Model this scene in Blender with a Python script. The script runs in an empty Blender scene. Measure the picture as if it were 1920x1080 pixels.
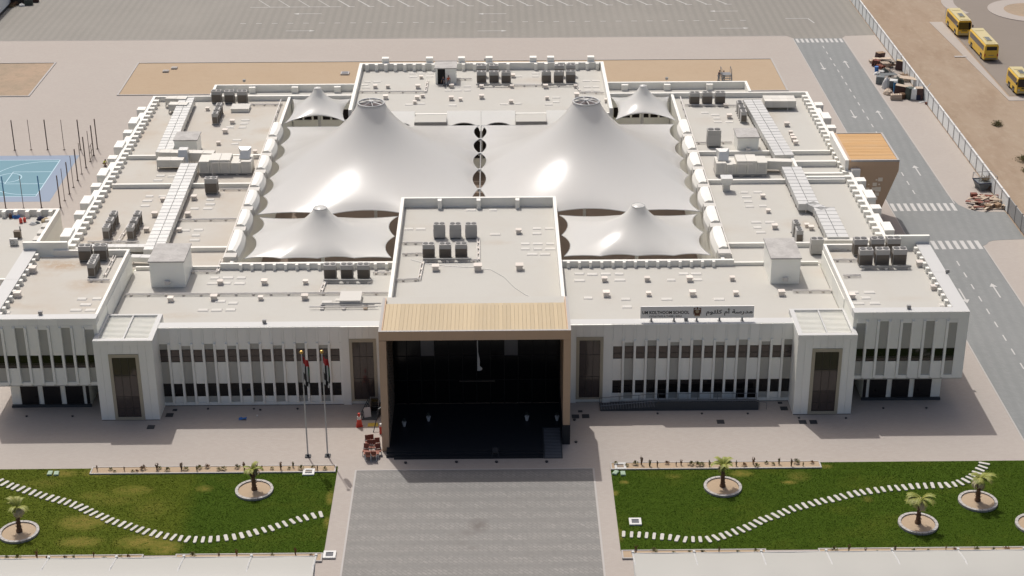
import bpy, math, random
import numpy as np
from mathutils import Vector, Matrix
random.seed(7)
S = bpy.context.scene
COL = S.collection
R_ = math.radians
# ------------------------------------------------------------------ camera
CX, CY, CZ, YAW, PITCH, ROLL, FPX = 2.516, -160.75, 88.31, 0.00849, 0.43380, -0.0043, 3122.7
cy_, sy_, cp_, sp_, cr_, sr_ = math.cos(YAW), math.sin(YAW), math.cos(PITCH), math.sin(PITCH), math.cos(ROLL), math.sin(ROLL)
FW = Vector((sy_*cp_, cy_*cp_, -sp_)); RT0 = Vector((cy_, -sy_, 0)); UP0 = RT0.cross(FW)
RT = RT0*cr_+UP0*sr_; UP = UP0*cr_-RT0*sr_
cam = bpy.data.cameras.new('camera'); camo = bpy.data.objects.new('camera', cam); COL.objects.link(camo)
camo.matrix_world = Matrix(((RT.x, UP.x, -FW.x, CX), (RT.y, UP.y, -FW.y, CY), (RT.z, UP.z, -FW.z, CZ), (0, 0, 0, 1)))
cam.sensor_width = 36; cam.lens = FPX/1920*36; cam.clip_start = 1; cam.clip_end = 6000
S.camera = camo
def G(px, py, z=0.0):
    """point of the place at height z that the survey of the photograph gives"""
    d = FW+RT*((px-960)/FPX)-UP*((py-540)/FPX)
    t = (z-CZ)/d.z
    return (CX+t*d.x, CY+t*d.y)
# ------------------------------------------------------------------ sky, sun, exposure
SUN = Vector((-2.65, 6.6, 12.0)).normalized()
el = math.asin(SUN.z); az = math.atan2(SUN.x, SUN.y)
w = bpy.data.worlds.new('World'); S.world = w; w.use_nodes = True
nt = w.node_tree; bg = nt.nodes['Background']; sk = nt.nodes.new('ShaderNodeTexSky')
sk.sky_type = 'NISHITA'; sk.sun_disc = False; sk.sun_elevation = el; sk.sun_rotation = az
sk.dust_density = 6.0; sk.air_density = 0.8; sk.ozone_density = 0.3
nt.links.new(sk.outputs[0], bg.inputs[0]); bg.inputs[1].default_value = 0.092
sl = bpy.data.lights.new('sun', 'SUN'); sl.energy = 2.48; sl.angle = R_(0.53); sl.color = (1.0, 0.965, 0.92)
so = bpy.data.objects.new('sun', sl); COL.objects.link(so)
so.rotation_euler = SUN.to_track_quat('Z', 'Y').to_euler(); so.location = (0, 0, 120)
S.view_settings.view_transform = 'Standard'; S.view_settings.look = 'None'
S.view_settings.exposure = 0.15; S.view_settings.gamma = 1.0
try: S.view_settings.use_curve_mapping = False
except Exception: pass
# ------------------------------------------------------------------ materials
M = {}
def mat(name, col, rough=0.75, metal=0.0, spec=0.5, noise=(), bump=None, brick=None, band=None, objrand=0.0, ior=None, emit=None, xmix=None, spots=None):
    m = bpy.data.materials.new(name); m.use_nodes = True; t = m.node_tree; N = t.nodes; L = t.links
    b = N['Principled BSDF']
    pos = N.new('ShaderNodeNewGeometry').outputs['Position']
    rgb = N.new('ShaderNodeRGB'); rgb.outputs[0].default_value = (*col, 1); cur = rgb.outputs[0]
    if brick:
        bw, bh, c1, c2, mc, ms, rz = brick
        mp = N.new('ShaderNodeMapping'); mp.inputs['Rotation'].default_value = (0, 0, rz); L.new(pos, mp.inputs[0])
        bt = N.new('ShaderNodeTexBrick'); L.new(mp.outputs[0], bt.inputs['Vector'])
        bt.inputs['Color1'].default_value = (*c1, 1); bt.inputs['Color2'].default_value = (*c2, 1); bt.inputs['Mortar'].default_value = (*mc, 1)
        bt.inputs['Scale'].default_value = 1; bt.inputs['Mortar Size'].default_value = ms
        bt.inputs['Brick Width'].default_value = bw; bt.inputs['Row Height'].default_value = bh
        cur = bt.outputs['Color']
    def mixto(fac, c2):
        nonlocal cur
        mx = N.new('ShaderNodeMix'); mx.data_type = 'RGBA'
        L.new(fac, mx.inputs[0]); L.new(cur, mx.inputs[6]); mx.inputs[7].default_value = (*c2, 1); cur = mx.outputs[2]
    def rng(src, lo, hi, fac):
        mr = N.new('ShaderNodeMapRange'); mr.inputs[1].default_value = lo; mr.inputs[2].default_value = hi
        mr.inputs[3].default_value = 0; mr.inputs[4].default_value = fac; L.new(src, mr.inputs[0]); return mr.outputs[0]
    if xmix:
        x0, x1, c2 = xmix
        sp = N.new('ShaderNodeSeparateXYZ'); L.new(pos, sp.inputs[0])
        nz = N.new('ShaderNodeTexNoise'); nz.inputs['Scale'].default_value = 0.6; L.new(pos, nz.inputs['Vector'])
        ad = N.new('ShaderNodeMath'); ad.operation = 'MULTIPLY_ADD'; L.new(nz.outputs['Fac'], ad.inputs[0]); ad.inputs[1].default_value = 1.6; L.new(sp.outputs['X'], ad.inputs[2])
        mixto(rng(ad.outputs[0], x0, x1, 1.0), c2)
    if band:
        axis, per, amt, c2, rz = band
        mp = N.new('ShaderNodeMapping'); mp.inputs['Rotation'].default_value = (0, 0, rz); L.new(pos, mp.inputs[0])
        wv = N.new('ShaderNodeTexWave'); wv.wave_type = 'BANDS'; wv.bands_direction = axis; L.new(mp.outputs[0], wv.inputs['Vector'])
        wv.inputs['Scale'].default_value = 0.314159/per; wv.inputs['Distortion'].default_value = 0.6; wv.inputs['Detail'].default_value = 1.5; wv.inputs['Detail Scale'].default_value = 0.4
        mixto(rng(wv.outputs['Fac'], 0.25, 0.9, amt), c2)
    if spots:
        c2, lst = spots; tot = None
        nz = N.new('ShaderNodeTexNoise'); nz.inputs['Scale'].default_value = 1.3; nz.inputs['Detail'].default_value = 6; nz.inputs['Roughness'].default_value = .7; L.new(pos, nz.inputs['Vector'])
        for (sx, sy, rx, ry, st) in lst:
            mp = N.new('ShaderNodeMapping'); mp.vector_type = 'POINT'; L.new(pos, mp.inputs[0])
            mp.inputs['Location'].default_value = (-sx/rx, -sy/ry, 0); mp.inputs['Scale'].default_value = (1/rx, 1/ry, 0)
            ln_ = N.new('ShaderNodeVectorMath'); ln_.operation = 'LENGTH'; L.new(mp.outputs[0], ln_.inputs[0])
            f = rng(ln_.outputs['Value'], 1.25, .25, st)
            if tot is None: tot = f
            else: mx = N.new('ShaderNodeMath'); mx.operation = 'MAXIMUM'; L.new(tot, mx.inputs[0]); L.new(f, mx.inputs[1]); tot = mx.outputs[0]
        ml = N.new('ShaderNodeMath'); ml.operation = 'MULTIPLY'; L.new(tot, ml.inputs[0]); L.new(rng(nz.outputs['Fac'], .30, .52, 1.0), ml.inputs[1]); mixto(ml.outputs[0], c2)
    for q in noise:
        sc, lo, hi, fac, c2 = q[:5]
        mp = N.new('ShaderNodeMapping'); L.new(pos, mp.inputs[0])
        mp.inputs['Location'].default_value = (sc*13.1, hi*37.7, c2[0]*91)
        if len(q) > 5: mp.inputs['Scale'].default_value = q[5]
        nz = N.new('ShaderNodeTexNoise'); nz.inputs['Scale'].default_value = sc; nz.inputs['Detail'].default_value = 5; nz.inputs['Roughness'].default_value = 0.62
        L.new(mp.outputs[0], nz.inputs['Vector']); mixto(rng(nz.outputs['Fac'], lo, hi, fac), c2)
    if objrand:
        oi = N.new('ShaderNodeObjectInfo'); hs = N.new('ShaderNodeHueSaturation')
        mr = N.new('ShaderNodeMapRange'); mr.inputs[3].default_value = 1-objrand; mr.inputs[4].default_value = 1+objrand
        L.new(oi.outputs['Random'], mr.inputs[0]); L.new(mr.outputs[0], hs.inputs['Value']); L.new(cur, hs.inputs['Color']); cur = hs.outputs[0]
    L.new(cur, b.inputs['Base Color'])
    b.inputs['Roughness'].default_value = rough; b.inputs['Metallic'].default_value = metal; b.inputs['Specular IOR Level'].default_value = spec
    if ior: b.inputs['IOR'].default_value = ior
    if emit: b.inputs['Emission Color'].default_value = (*emit[:3], 1); b.inputs['Emission Strength'].default_value = emit[3]
    if bump:
        nz = N.new('ShaderNodeTexNoise'); nz.inputs['Scale'].default_value = bump[0]; nz.inputs['Detail'].default_value = 4; L.new(pos, nz.inputs['Vector'])
        bp_ = N.new('ShaderNodeBump'); bp_.inputs['Strength'].default_value = bump[1]; bp_.inputs['Distance'].default_value = bump[2]
        L.new(nz.outputs['Fac'], bp_.inputs['Height']); L.new(bp_.outputs[0], b.inputs['Normal'])
    M[name] = m; return m
mat('white_clad', (.900, .898, .816), .45, noise=[(.35, .4, .75, .35, (.814, .801, .720)), (3, .5, .8, .15, (.740, .722, .640))])
mat('panel_white', (.900, .900, .832), .42, objrand=.04, noise=[(.5, .45, .75, .25, (.832, .813, .730))])
mat('panel_grey', (.436, .431, .390), .45, objrand=.05, noise=[(.6, .45, .8, .25, (.376, .367, .329))])
RSTAIN2 = [tuple(G(px, py, z))+(rx, ry, st) for px, py, z, rx, ry, st in ((330, 592, 8.6, 3.5, .8, .6), (620, 540, 8.6, 4, 1.2, .4), (665, 500, 8.6, 3, .8, .6), (930, 455, 9.06, 2, .8, .4), (790, 425, 9.06, 3, 1, .3), (1010, 150, 8.4, 4, 1.6, .5), (960, 165, 8.4, 3, 1, .4), (1420, 320, 8.6, 3, .8, .7), (1440, 215, 8.6, 2.5, 4, .45), (1330, 225, 8.6, 3, 2, .3), (1350, 430, 8.6, 4, 1.6, .25), (1520, 590, 8.6, 3, .8, .4), (1570, 480, 10.75, 3, 1.6, .5), (1500, 420, 8.6, 2.5, 2, .5), (1700, 560, 10.75, 3, .8, .25))]
mat('roof_white', (.471, .460, .420), .8, spots=((.408, .332, .252), RSTAIN2), noise=[(.06, .42, .70, .6, (.452, .433, .389)), (.22, .5, .72, .4, (.445, .416, .366)), (1.3, .52, .8, .35, (.429, .416, .378)), (9, .5, .8, .2, (.418, .404, .362))], bump=(6, .25, .02))
RSTAIN = [tuple(G(px, py, z))+(rx, ry, st) for px, py, z, rx, ry, st in ((118, 498, 10.75, 3.2, 1.6, 1.0), (95, 492, 10.75, 2.2, .8, .8), (160, 535, 10.75, 2.5, 1.6, .6), (60, 575, 10.75, 2.5, .8, .4), (280, 250, 8.6, 1.8, 1.2, .9), (310, 305, 8.6, 2.5, .7, 1.0), (350, 316, 8.6, 3.0, .7, .9), (330, 400, 8.6, 4, 2.5, .35), (440, 455, 8.6, 3.5, 2, .4), (500, 245, 8.6, 2.0, 1.5, .5), (235, 440, 8.6, 4, 2, .4), (420, 215, 8.6, 4, 2.5, .35), (390, 485, 8.6, 4, 1, .35))]
mat('roof_stained', (.467, .448, .403), .8, spots=((.380, .290, .204), RSTAIN), noise=[(.09, .40, .62, .7, (.444, .401, .341)), (.35, .55, .72, .5, (.428, .359, .281)), (1.6, .52, .8, .3, (.422, .401, .355))], bump=(6, .25, .02))
mat('parapet_white', (.796, .783, .725), .6, noise=[(.3, .45, .75, .35, (.726, .698, .633)), (2.2, .55, .8, .3, (.665, .631, .561))])
mat('box_roof', (.452, .438, .416), .85, noise=[(.8, .42, .62, .7, (.335, .321, .304)), (4, .5, .7, .5, (.299, .285, .271))])
mat('stain', (.40, .30, .20), .9, noise=[(1.2, .4, .7, .7, (.52, .44, .35))])
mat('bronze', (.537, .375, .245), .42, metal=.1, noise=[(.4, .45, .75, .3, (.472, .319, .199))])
mat('court_floor', (.17, .125, .095), .8, noise=[(.4, .4, .7, .4, (.13, .10, .08))])
mat('coping_sunlit', (.53, .53, .515), .5, noise=[(.3, .45, .75, .3, (.50, .495, .475))])  # copy of the cladding white, darkened in colour for its sunlit tops
mat('bronze_olive', (.43, .385, .29), .42, noise=[(.4, .45, .75, .3, (.38, .34, .25))])
mat('lit_hole_tan', (.85, .76, .62), .5)  # pale tone that paints the light in the block's perforations
mat('shade_mauve', (.13, .11, .11), .9)  # tone of the shade inside the tent rings
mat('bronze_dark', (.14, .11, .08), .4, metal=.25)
mat('wood_pale', (.450, .356, .217), .6, objrand=.07, noise=[(1.0, .4, .75, .35, (.492, .413, .290), (6, .6, 1)), (2.5, .5, .8, .3, (.394, .292, .161), (5, .35, 1))])
mat('wood_orange', (.500, .291, .111), .6, objrand=.05, noise=[(.5, .45, .7, .5, (.533, .358, .187), (.5, 3, 1)), (2, .5, .8, .35, (.416, .216, .068), (.4, 5, 1))])
mat('glass_dark', (.013, .012, .012), .06, spec=.5, ior=1.5)
mat('glass_brown_reflect', (.060, .047, .043), .08, spec=.5, ior=1.55)  # brown of reflections and the rooms behind put into the base colour
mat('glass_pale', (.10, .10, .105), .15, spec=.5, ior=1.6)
mat('glass_portal', (.004, .004, .004), .12, spec=.3)
mat('frame_dark', (.05, .042, .035), .45)
mat('granite_dark', (.010, .014, .019), .5, noise=[(2, .45, .8, .5, (.017, .021, .026))])
mat('granite_mid', (.045, .052, .058), .55, noise=[(3, .45, .8, .4, (.06, .066, .07))])
mat('black', (.006, .006, .006), .8)
mat('membrane', (.86, .86, .835), .24, spec=.4, noise=[(.12, .4, .75, .35, (.83, .83, .805)), (.9, .5, .8, .15, (.78, .77, .74)), (.35, .55, .8, .18, (.76, .73, .68), (2.5, .5, 1))], bump=(.22, .25, .05))
mat('fabric_white', (.407, .402, .370), .5, noise=[(.2, .4, .75, .3, (.392, .388, .353)), (1.2, .5, .8, .1, (.364, .352, .317))], bump=(.364, .144, .035))
mat('steel_white', (.516, .516, .500), .4)
mat('steel_grey', (.30, .30, .295), .45, metal=.3)
mat('ac_case', (.42, .41, .39), .5, objrand=.07, noise=[(2, .45, .8, .25, (.36, .345, .32))])
mat('ac_coil', (.15, .125, .10), .6, objrand=.12, noise=[(14, .4, .7, .4, (.10, .085, .065), (6, 6, .2))])
mat('ac_fan', (.10, .10, .098), .55)
mat('duct_foil', (.692, .692, .659), .33, metal=.25, objrand=.06, noise=[(2.6, .45, .7, .3, (.599, .599, .576))], bump=(3.5, .5, .06))
mat('duct_grey', (.597, .595, .572), .4, metal=.15, objrand=.04, noise=[(2, .45, .75, .3, (.528, .528, .512))], bump=(3, .3, .04))
mat('duct_white', (.659, .638, .577), .5, objrand=.05, noise=[(1.2, .5, .75, .3, (.559, .520, .442))], bump=(2.5, .4, .06))
mat('pipe_white', (.641, .614, .575), .55, noise=[(2, .5, .75, .4, (.508, .442, .376))])
mat('vent_grey', (.689, .629, .564), .7, objrand=.12)
mat('pad_white', (.579, .561, .517), .8, objrand=.04)
def translucent(name, col, fac):
    t = M[name].node_tree; out = t.nodes['Material Output']; b = t.nodes['Principled BSDF']; tr = t.nodes.new('ShaderNodeBsdfTranslucent'); tr.inputs[0].default_value = (*col, 1)
    mx = t.nodes.new('ShaderNodeMixShader'); mx.inputs[0].default_value = fac; t.links.new(b.outputs[0], mx.inputs[1]); t.links.new(tr.outputs[0], mx.inputs[2]); t.links.new(mx.outputs[0], out.inputs[0])
translucent('membrane', (.93, .92, .87), .40)
# ground
mat('paving_pink', (.370, .329, .294), .8, brick=(.42, .21, (.382, .342, .306), (.358, .317, .282), (.338, .297, .266), .012, 0), noise=[(.035, .4, .7, .5, (.394, .358, .322)), (.3, .45, .75, .35, (.346, .309, .275)), (2.2, .5, .8, .15, (.322, .289, .254))], bump=(9, .15, .01))
mat('paving_grey', (.212, .204, .187), .8, brick=(.66, .33, (.272, .26, .242), (.225, .218, .205), (.185, .18, .17), .04, R_(45)), band=('Y', 1.9, .75, (.19, .185, .175), 0), spots=((.118, .102, .092), [(.35, -24.6, 1.0, 1.3, .8), (-.6, -25.8, 1.0, .6, .45), (-1.2, -27.6, .8, .5, .3), (-.2, -28.4, .6, .4, .4)]), noise=[(.08, .42, .7, .4, (.236, .224, .204)), (.5, .5, .75, .4, (.183, .174, .162)), (2.5, .45, .7, .45, (.153, .149, .137))], bump=(9, .2, .01))
mat('road_grey', (.214, .223, .218), .8, brick=(.44, .22, (.224, .234, .228), (.192, .201, .198), (.177, .185, .183), .014, R_(45)), band=('X', 1.35, .5, (.174, .183, .182), R_(4)), noise=[(.05, .42, .7, .5, (.238, .244, .240)), (.35, .5, .75, .35, (.185, .193, .190))], bump=(9, .2, .01))
mat('lot_grey', (.235, .222, .194), .8, brick=(.44, .22, (.246, .232, .202), (.218, .205, .181), (.200, .189, .166), .014, R_(45)), band=('X', 1.5, .6, (.190, .179, .159), 0), noise=[(.03, .42, .7, .5, (.271, .253, .223)), (.3, .5, .75, .3, (.200, .189, .166))], bump=(9, .2, .01))
mat('line_white', (.487, .479, .460), .7, noise=[(1.5, .5, .75, .5, (.362, .354, .342))])
mat('kerb', (.409, .389, .369), .8, objrand=.05, noise=[(1.5, .5, .8, .3, (.330, .315, .291))])
mat('sand', (.393, .297, .200), .95, noise=[(.08, .4, .7, .6, (.413, .322, .225)), (.9, .5, .75, .4, (.348, .258, .172)), (5, .5, .75, .2, (.323, .243, .163))], bump=(3, .4, .06))
mat('sand_rough', (.366, .268, .187), .95, noise=[(.12, .42, .6, .8, (.300, .236, .167)), (.7, .48, .68, .6, (.250, .204, .140)), (3, .5, .7, .3, (.416, .317, .226))], bump=(1.5, .6, .15))
mat('desert', (.299, .224, .158), .95, noise=[(.05, .38, .68, .8, (.331, .261, .189), (1.6, .6, 1)), (.16, .48, .66, .7, (.254, .183, .123), (2.0, .6, 1)), (.7, .5, .72, .5, (.369, .305, .228), (1.6, .7, 1)), (4, .5, .75, .3, (.243, .183, .126))], bump=(.589, .447, .176))
mat('asphalt_tan', (.216, .184, .154), .9, noise=[(.06, .4, .7, .6, (.238, .204, .171)), (.6, .5, .75, .3, (.195, .163, .137))])
mat('soil', (.30, .225, .14), .95)
SPOTS = [tuple(G(a/3, 720+c/3))+(rx, ry, st) for a, c, rx, ry, st in ((350, 505, 1.8, .8, .8), (560, 500, 2.0, .9, .8), (740, 600, 2.2, 1.0, .8), (530, 630, 1.6, .8, .6), (460, 780, 2.6, 1.5, .85), (450, 890, 2.2, 1.0, .85), (800, 890, 2.6, 1.3, .9), (930, 920, 1.6, 1.3, 1.0), (1150, 590, .9, .7, .7), (1860, 640, .5, 1.4, .9), (1840, 780, .4, 1.2, .8), (640, 650, 3, 1.2, .4), (250, 560, 2.5, 1, .35), (850, 700, 2, 2, .3))]+[tuple(G(1280+a/3, 720+c/3))+(rx, ry, st) for a, c, rx, ry, st in ((330, 505, 1.2, .7, 1.0), (600, 555, .9, .4, 1.0), (650, 520, 1.2, 1, .5), (800, 465, .8, .5, .7), (1040, 650, .6, .6, .5), (240, 540, 1.2, .5, .5))]+[tuple(G(640+a/3, 720+c/3))+(rx, ry, st) for a, c, rx, ry, st in ((1535, 615, .5, .5, 1.0), (1590, 555, .5, .4, 1.0), (1870, 520, .9, .5, .6), (1515, 560, .2, 1.2, .7), (1570, 850, .3, 1.2, .7))]
mat('lawn', (.073, .095, .007), .95, spec=.15, xmix=(-28.2, -26.4, (.039, .072, .003)), spots=((.200, .160, .035), SPOTS),
    noise=[(.16, .5, .68, .5, (.085, .101, .009), (1, 1.5, 1)), (1.1, .5, .72, .4, (.032, .057, .003), (1, 3.2, 1)), (6, .45, .75, .4, (.059, .087, .007))], bump=(7, .8, .06))
mat('grass_blade', (.092, .121, .008), .95, spec=.1, xmix=(-28.2, -26.4, (.049, .093, .005)), noise=[(.7, .42, .7, .4, (.040, .077, .003), (1, 3, 1)), (5, .45, .7, .4, (.087, .112, .009))])
mat('court_blue', (.116, .247, .308), .75, noise=[(.15, .4, .7, .4, (.136, .265, .320))])
mat('court_edge', (.212, .267, .358), .75, noise=[(.2, .4, .7, .4, (.226, .280, .358))])
mat('court_line', (.46, .62, .70), .7)
mat('stone_white', (.505, .488, .448), .8, objrand=.06, noise=[(3, .5, .8, .25, (.424, .399, .358))])
mat('trunk', (.12, .065, .035), .9, noise=[(7, .45, .7, .6, (.22, .135, .075), (1, 1, 3))])
mat('frond', (.22, .245, .04), .6, objrand=.12, noise=[(2, .45, .7, .5, (.36, .32, .07))])
mat('frond_dry', (.50, .44, .28), .8, noise=[(3, .45, .7, .4, (.38, .30, .16))])
mat('shrub_green', (.15, .14, .045), .8, objrand=.25)
mat('shrub_dry', (.19, .105, .05), .9, objrand=.25)
mat('fence_panel', (.80, .83, .82), .55, objrand=.04, noise=[(.6, .5, .8, .25, (.70, .72, .71))])
mat('fence_post', (.33, .33, .325), .5)
mat('post_brown', (.075, .05, .038), .5)
mat('post_blue', (.03, .17, .36), .5)
mat('bus_yellow', (.803, .520, .055), .4, noise=[(1, .5, .8, .25, (.742, .470, .060))])
mat('bus_cream', (.535, .456, .236), .4)
mat('tyre', (.012, .012, .012), .8)
mat('chrome', (.5, .5, .5), .3, metal=.8)
mat('lamp_red', (.5, .02, .01), .3)
mat('red', (.55, .05, .03), .5); mat('blue', (.03, .14, .40), .6); mat('navy', (.02, .025, .06), .8)
mat('hi_vis', (.45, .50, .05), .8); mat('orange_red', (.42, .10, .04), .8); mat('trouser_grey', (.16, .18, .21), .9); mat('trouser_tan', (.22, .16, .09), .9)
mat('skin', (.24, .12, .07), .6); mat('hair', (.012, .01, .009), .7); mat('shirt_white', (.6, .6, .58), .8)
mat('flag_red', (.42, .03, .03), .7); mat('flag_green', (.02, .12, .05), .7); mat('flag_white', (.6, .6, .58), .7); mat('flag_black', (.01, .01, .012), .7)
mat('gold', (.55, .36, .10), .3, metal=.6)
mat('crest', (.13, .055, .03), .6); mat('sign_face', (.88, .87, .83), .5); mat('letter', (.008, .008, .01), .5); mat('letter_grey', (.17, .165, .16), .6)
mat('wood_crate', (.34, .235, .15), .85, objrand=.2); mat('wood_ply', (.46, .375, .29), .85, objrand=.15)
mat('cab_grey', (.13, .145, .15), .6, objrand=.2); mat('cab_maroon', (.075, .036, .032), .6, objrand=.2); mat('cab_green', (.05, .065, .055), .6, objrand=.2)
mat('plastic_white', (.6, .6, .58), .6, objrand=.08); mat('yellow', (.50, .36, .06), .8); mat('brick_red', (.20, .06, .035), .6, objrand=.1)
mat('cover_dark', (.03, .033, .04), .6); mat('cover_grey', (.15, .155, .17), .6); mat('box_green', (.28, .38, .27), .6)
mat('steel_dark', (.035, .04, .045), .45, metal=.2); mat('rail_grey', (.22, .225, .23), .4, metal=.5)
# ------------------------------------------------------------------ mesh helpers
def link(o): COL.objects.link(o); return o
class MB:
    def __init__(s): s.v = []; s.f = []; s.m = []
    def face(s, pts, m=0):
        i = len(s.v); s.v += [tuple(p) for p in pts]; s.f.append(tuple(range(i, i+len(pts)))); s.m.append(m)
    def hexa(s, P, m=0):
        i = len(s.v); s.v += [tuple(p) for p in P]
        for q in ((0, 3, 2, 1), (4, 5, 6, 7), (0, 1, 5, 4), (1, 2, 6, 5), (2, 3, 7, 6), (3, 0, 4, 7)):
            s.f.append(tuple(i+k for k in q)); s.m.append(m)
    def box(s, x0, x1, y0, y1, z0, z1, m=0):
        if x0 > x1: x0, x1 = x1, x0
        s.hexa([(x0, y0, z0), (x1, y0, z0), (x1, y1, z0), (x0, y1, z0), (x0, y0, z1), (x1, y0, z1), (x1, y1, z1), (x0, y1, z1)], m)
    def obox(s, c, d, rz=0, m=0, tilt=0, rx=0):
        Mx = Matrix.Rotation(rz, 3, 'Z') @ Matrix.Rotation(tilt, 3, 'Y') @ Matrix.Rotation(rx, 3, 'X'); C = Vector(c)
        P = [C+Mx @ Vector((a*d[0]/2, b*d[1]/2, e*d[2]/2)) for e in (-1, 1) for a, b in ((-1, -1), (1, -1), (1, 1), (-1, 1))]
        s.hexa(P, m)
    def prism(s, pts, z0, z1, m=0):
        n = len(pts); i = len(s.v)
        s.v += [(p[0], p[1], z0) for p in pts]+[(p[0], p[1], z1) for p in pts]
        s.f.append(tuple(i+k for k in range(n-1, -1, -1))); s.m.append(m)
        s.f.append(tuple(i+n+k for k in range(n))); s.m.append(m)
        for k in range(n):
            j = (k+1) % n; s.f.append((i+k, i+j, i+n+j, i+n+k)); s.m.append(m)
    def cyl(s, c, r, h, n=12, m=0, r2=None, caps=True):
        r2 = r if r2 is None else r2; i = len(s.v)
        for k in range(n):
            a = 2*math.pi*k/n; s.v.append((c[0]+r*math.cos(a), c[1]+r*math.sin(a), c[2]))
        for k in range(n):
            a = 2*math.pi*k/n; s.v.append((c[0]+r2*math.cos(a), c[1]+r2*math.sin(a), c[2]+h))
        for k in range(n):
            j = (k+1) % n; s.f.append((i+k, i+j, i+n+j, i+n+k)); s.m.append(m)
        if caps:
            s.f.append(tuple(i+n+k for k in range(n))); s.m.append(m); s.f.append(tuple(i+k for k in range(n-1, -1, -1))); s.m.append(m)
    def tube(s, a, b, r, n=6, m=0, r2=None):
        a = Vector(a); b = Vector(b); r2 = r if r2 is None else r2
        d = (b-a); q = d.to_track_quat('Z', 'Y').to_matrix(); i = len(s.v)
        for P, rr in ((a, r), (b, r2)):
            for k in range(n):
                t = 2*math.pi*k/n; s.v.append(tuple(P+q @ Vector((rr*math.cos(t), rr*math.sin(t), 0))))
        for k in range(n):
            j = (k+1) % n; s.f.append((i+k, i+j, i+n+j, i+n+k)); s.m.append(m)
        s.f.append(tuple(i+n+k for k in range(n))); s.m.append(m); s.f.append(tuple(i+k for k in range(n-1, -1, -1))); s.m.append(m)
    def grid(s, rows, m=0, close=False):
        i = len(s.v); nr = len(rows); nc = len(rows[0])
        for r in rows: s.v += [tuple(p) for p in r]
        for a in range(nr-1):
            for b in range(nc if close else nc-1):
                c = (b+1) % nc; s.f.append((i+a*nc+b, i+a*nc+c, i+(a+1)*nc+c, i+(a+1)*nc+b)); s.m.append(m)
    def mesh(s, name, mats, smooth=False):
        me = bpy.data.meshes.new(name); me.from_pydata(s.v, [], s.f)
        for k in mats: me.materials.append(M[k])
        if len(mats) > 1: me.polygons.foreach_set('material_index', s.m)
        if smooth: me.polygons.foreach_set('use_smooth', [True]*len(me.polygons))
        me.update(); return me
    def build(s, name, mats, parent=None, loc=None, rz=0, smooth=False):
        if isinstance(mats, str): mats = [mats]
        o = bpy.data.objects.new(name, s.mesh(name, mats, smooth)); link(o)
        if parent: o.parent = parent
        if loc: o.location = loc
        if rz: o.rotation_euler = (0, 0, rz)
        return o
def tag(o, label, cat, group=None):
    o['label'] = label; o['category'] = cat
    if group: o['group'] = group
    return o
def struct(o): o['kind'] = 'structure'; return o
def thing(name, label, cat, loc=(0, 0, 0), rz=0, group=None):
    o = bpy.data.objects.new(name, None); link(o); o.location = loc; o.rotation_euler = (0, 0, rz); o.empty_display_size = .3
    return tag(o, label, cat, group)
def copy_thing(src, label, loc, rz, group=None, scale=None):
    r = src.copy(); link(r); r.location = loc; r.rotation_euler = (0, 0, rz); r['label'] = label
    if group: r['group'] = group
    if scale: r.scale = (scale,)*3
    for ch in src.children:
        c = ch.copy(); link(c); c.parent = r
        for g in ch.children:
            d = g.copy(); link(d); d.parent = c
    return r
_bc = {}
def bp(name, parent, m, x0, x1, y0, y1, z0, z1):
    """one box-shaped piece; alike pieces share their mesh"""
    if x0 > x1: x0, x1 = x1, x0
    k = (m, round(x1-x0, 3), round(y1-y0, 3), round(z1-z0, 3))
    if k not in _bc:
        b = MB(); b.box(-k[1]/2, k[1]/2, -k[2]/2, k[2]/2, -k[3]/2, k[3]/2); _bc[k] = b.mesh(name, [m])
    o = bpy.data.objects.new(name, _bc[k]); link(o); o.parent = parent; o.location = ((x0+x1)/2, (y0+y1)/2, (z0+z1)/2)
    return o
ORD = ['zeroth', 'first', 'second', 'third', 'fourth', 'fifth', 'sixth', 'seventh', 'eighth', 'ninth', 'tenth', 'eleventh', 'twelfth', 'thirteenth', 'fourteenth', 'fifteenth', 'sixteenth', 'seventeenth', 'eighteenth', 'nineteenth', 'twentieth']
def nth(i, n=None):
    if n and i == 1: return 'leftmost'
    if n and i == n: return 'rightmost'
    if i <= 20: return ORD[i]+' from left'
    return '%d%s from left' % (i, {1: 'st', 2: 'nd', 3: 'rd'}.get(i % 10, 'th'))
# ------------------------------------------------------------------ ground
def sheet(name, m, pts, z, th=.05):
    b = MB(); b.prism(pts, z-th, z); o = b.build(name, m); struct(o); return o
def rect(x0, x1, y0, y1): return [(x0, y0), (x1, y0), (x1, y1), (x0, y1)]
sheet('ground', 'desert', rect(-1500, 1500, -700, 2500), -.03, .5)
sheet('pavement', 'paving_pink', rect(-130, 73.2, -80, 141.2), .0, .02)
sheet('car_park', 'lot_grey', [(-95.2, 141.2), (56.5, 141.2), (57.8, 139.3), (66.6, 139.3), (67.6, 140.9), (73.2, 141.2), (73.2, 230), (-95.2, 230)], .012, .02)
sheet('road', 'road_grey', [(57.6, -70), (66.9, -70), (66.9, 42.0)]+[(67.5+1.9*(1-math.cos(t)), 42+1.9*math.sin(t)) for t in (0.3, .8, 1.2, 1.57)]+[(73.2, 44.2), (73.2, 53.9), (70.0, 53.9), (68.4, 54.7), (67.4, 56.5), (66.8, 60), (66.7, 139.28), (57.6, 139.28)], .018, .02)
sheet('driveway', 'paving_grey', rect(-12.15, 11.9, -90, -14.25), .014, .02)
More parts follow.
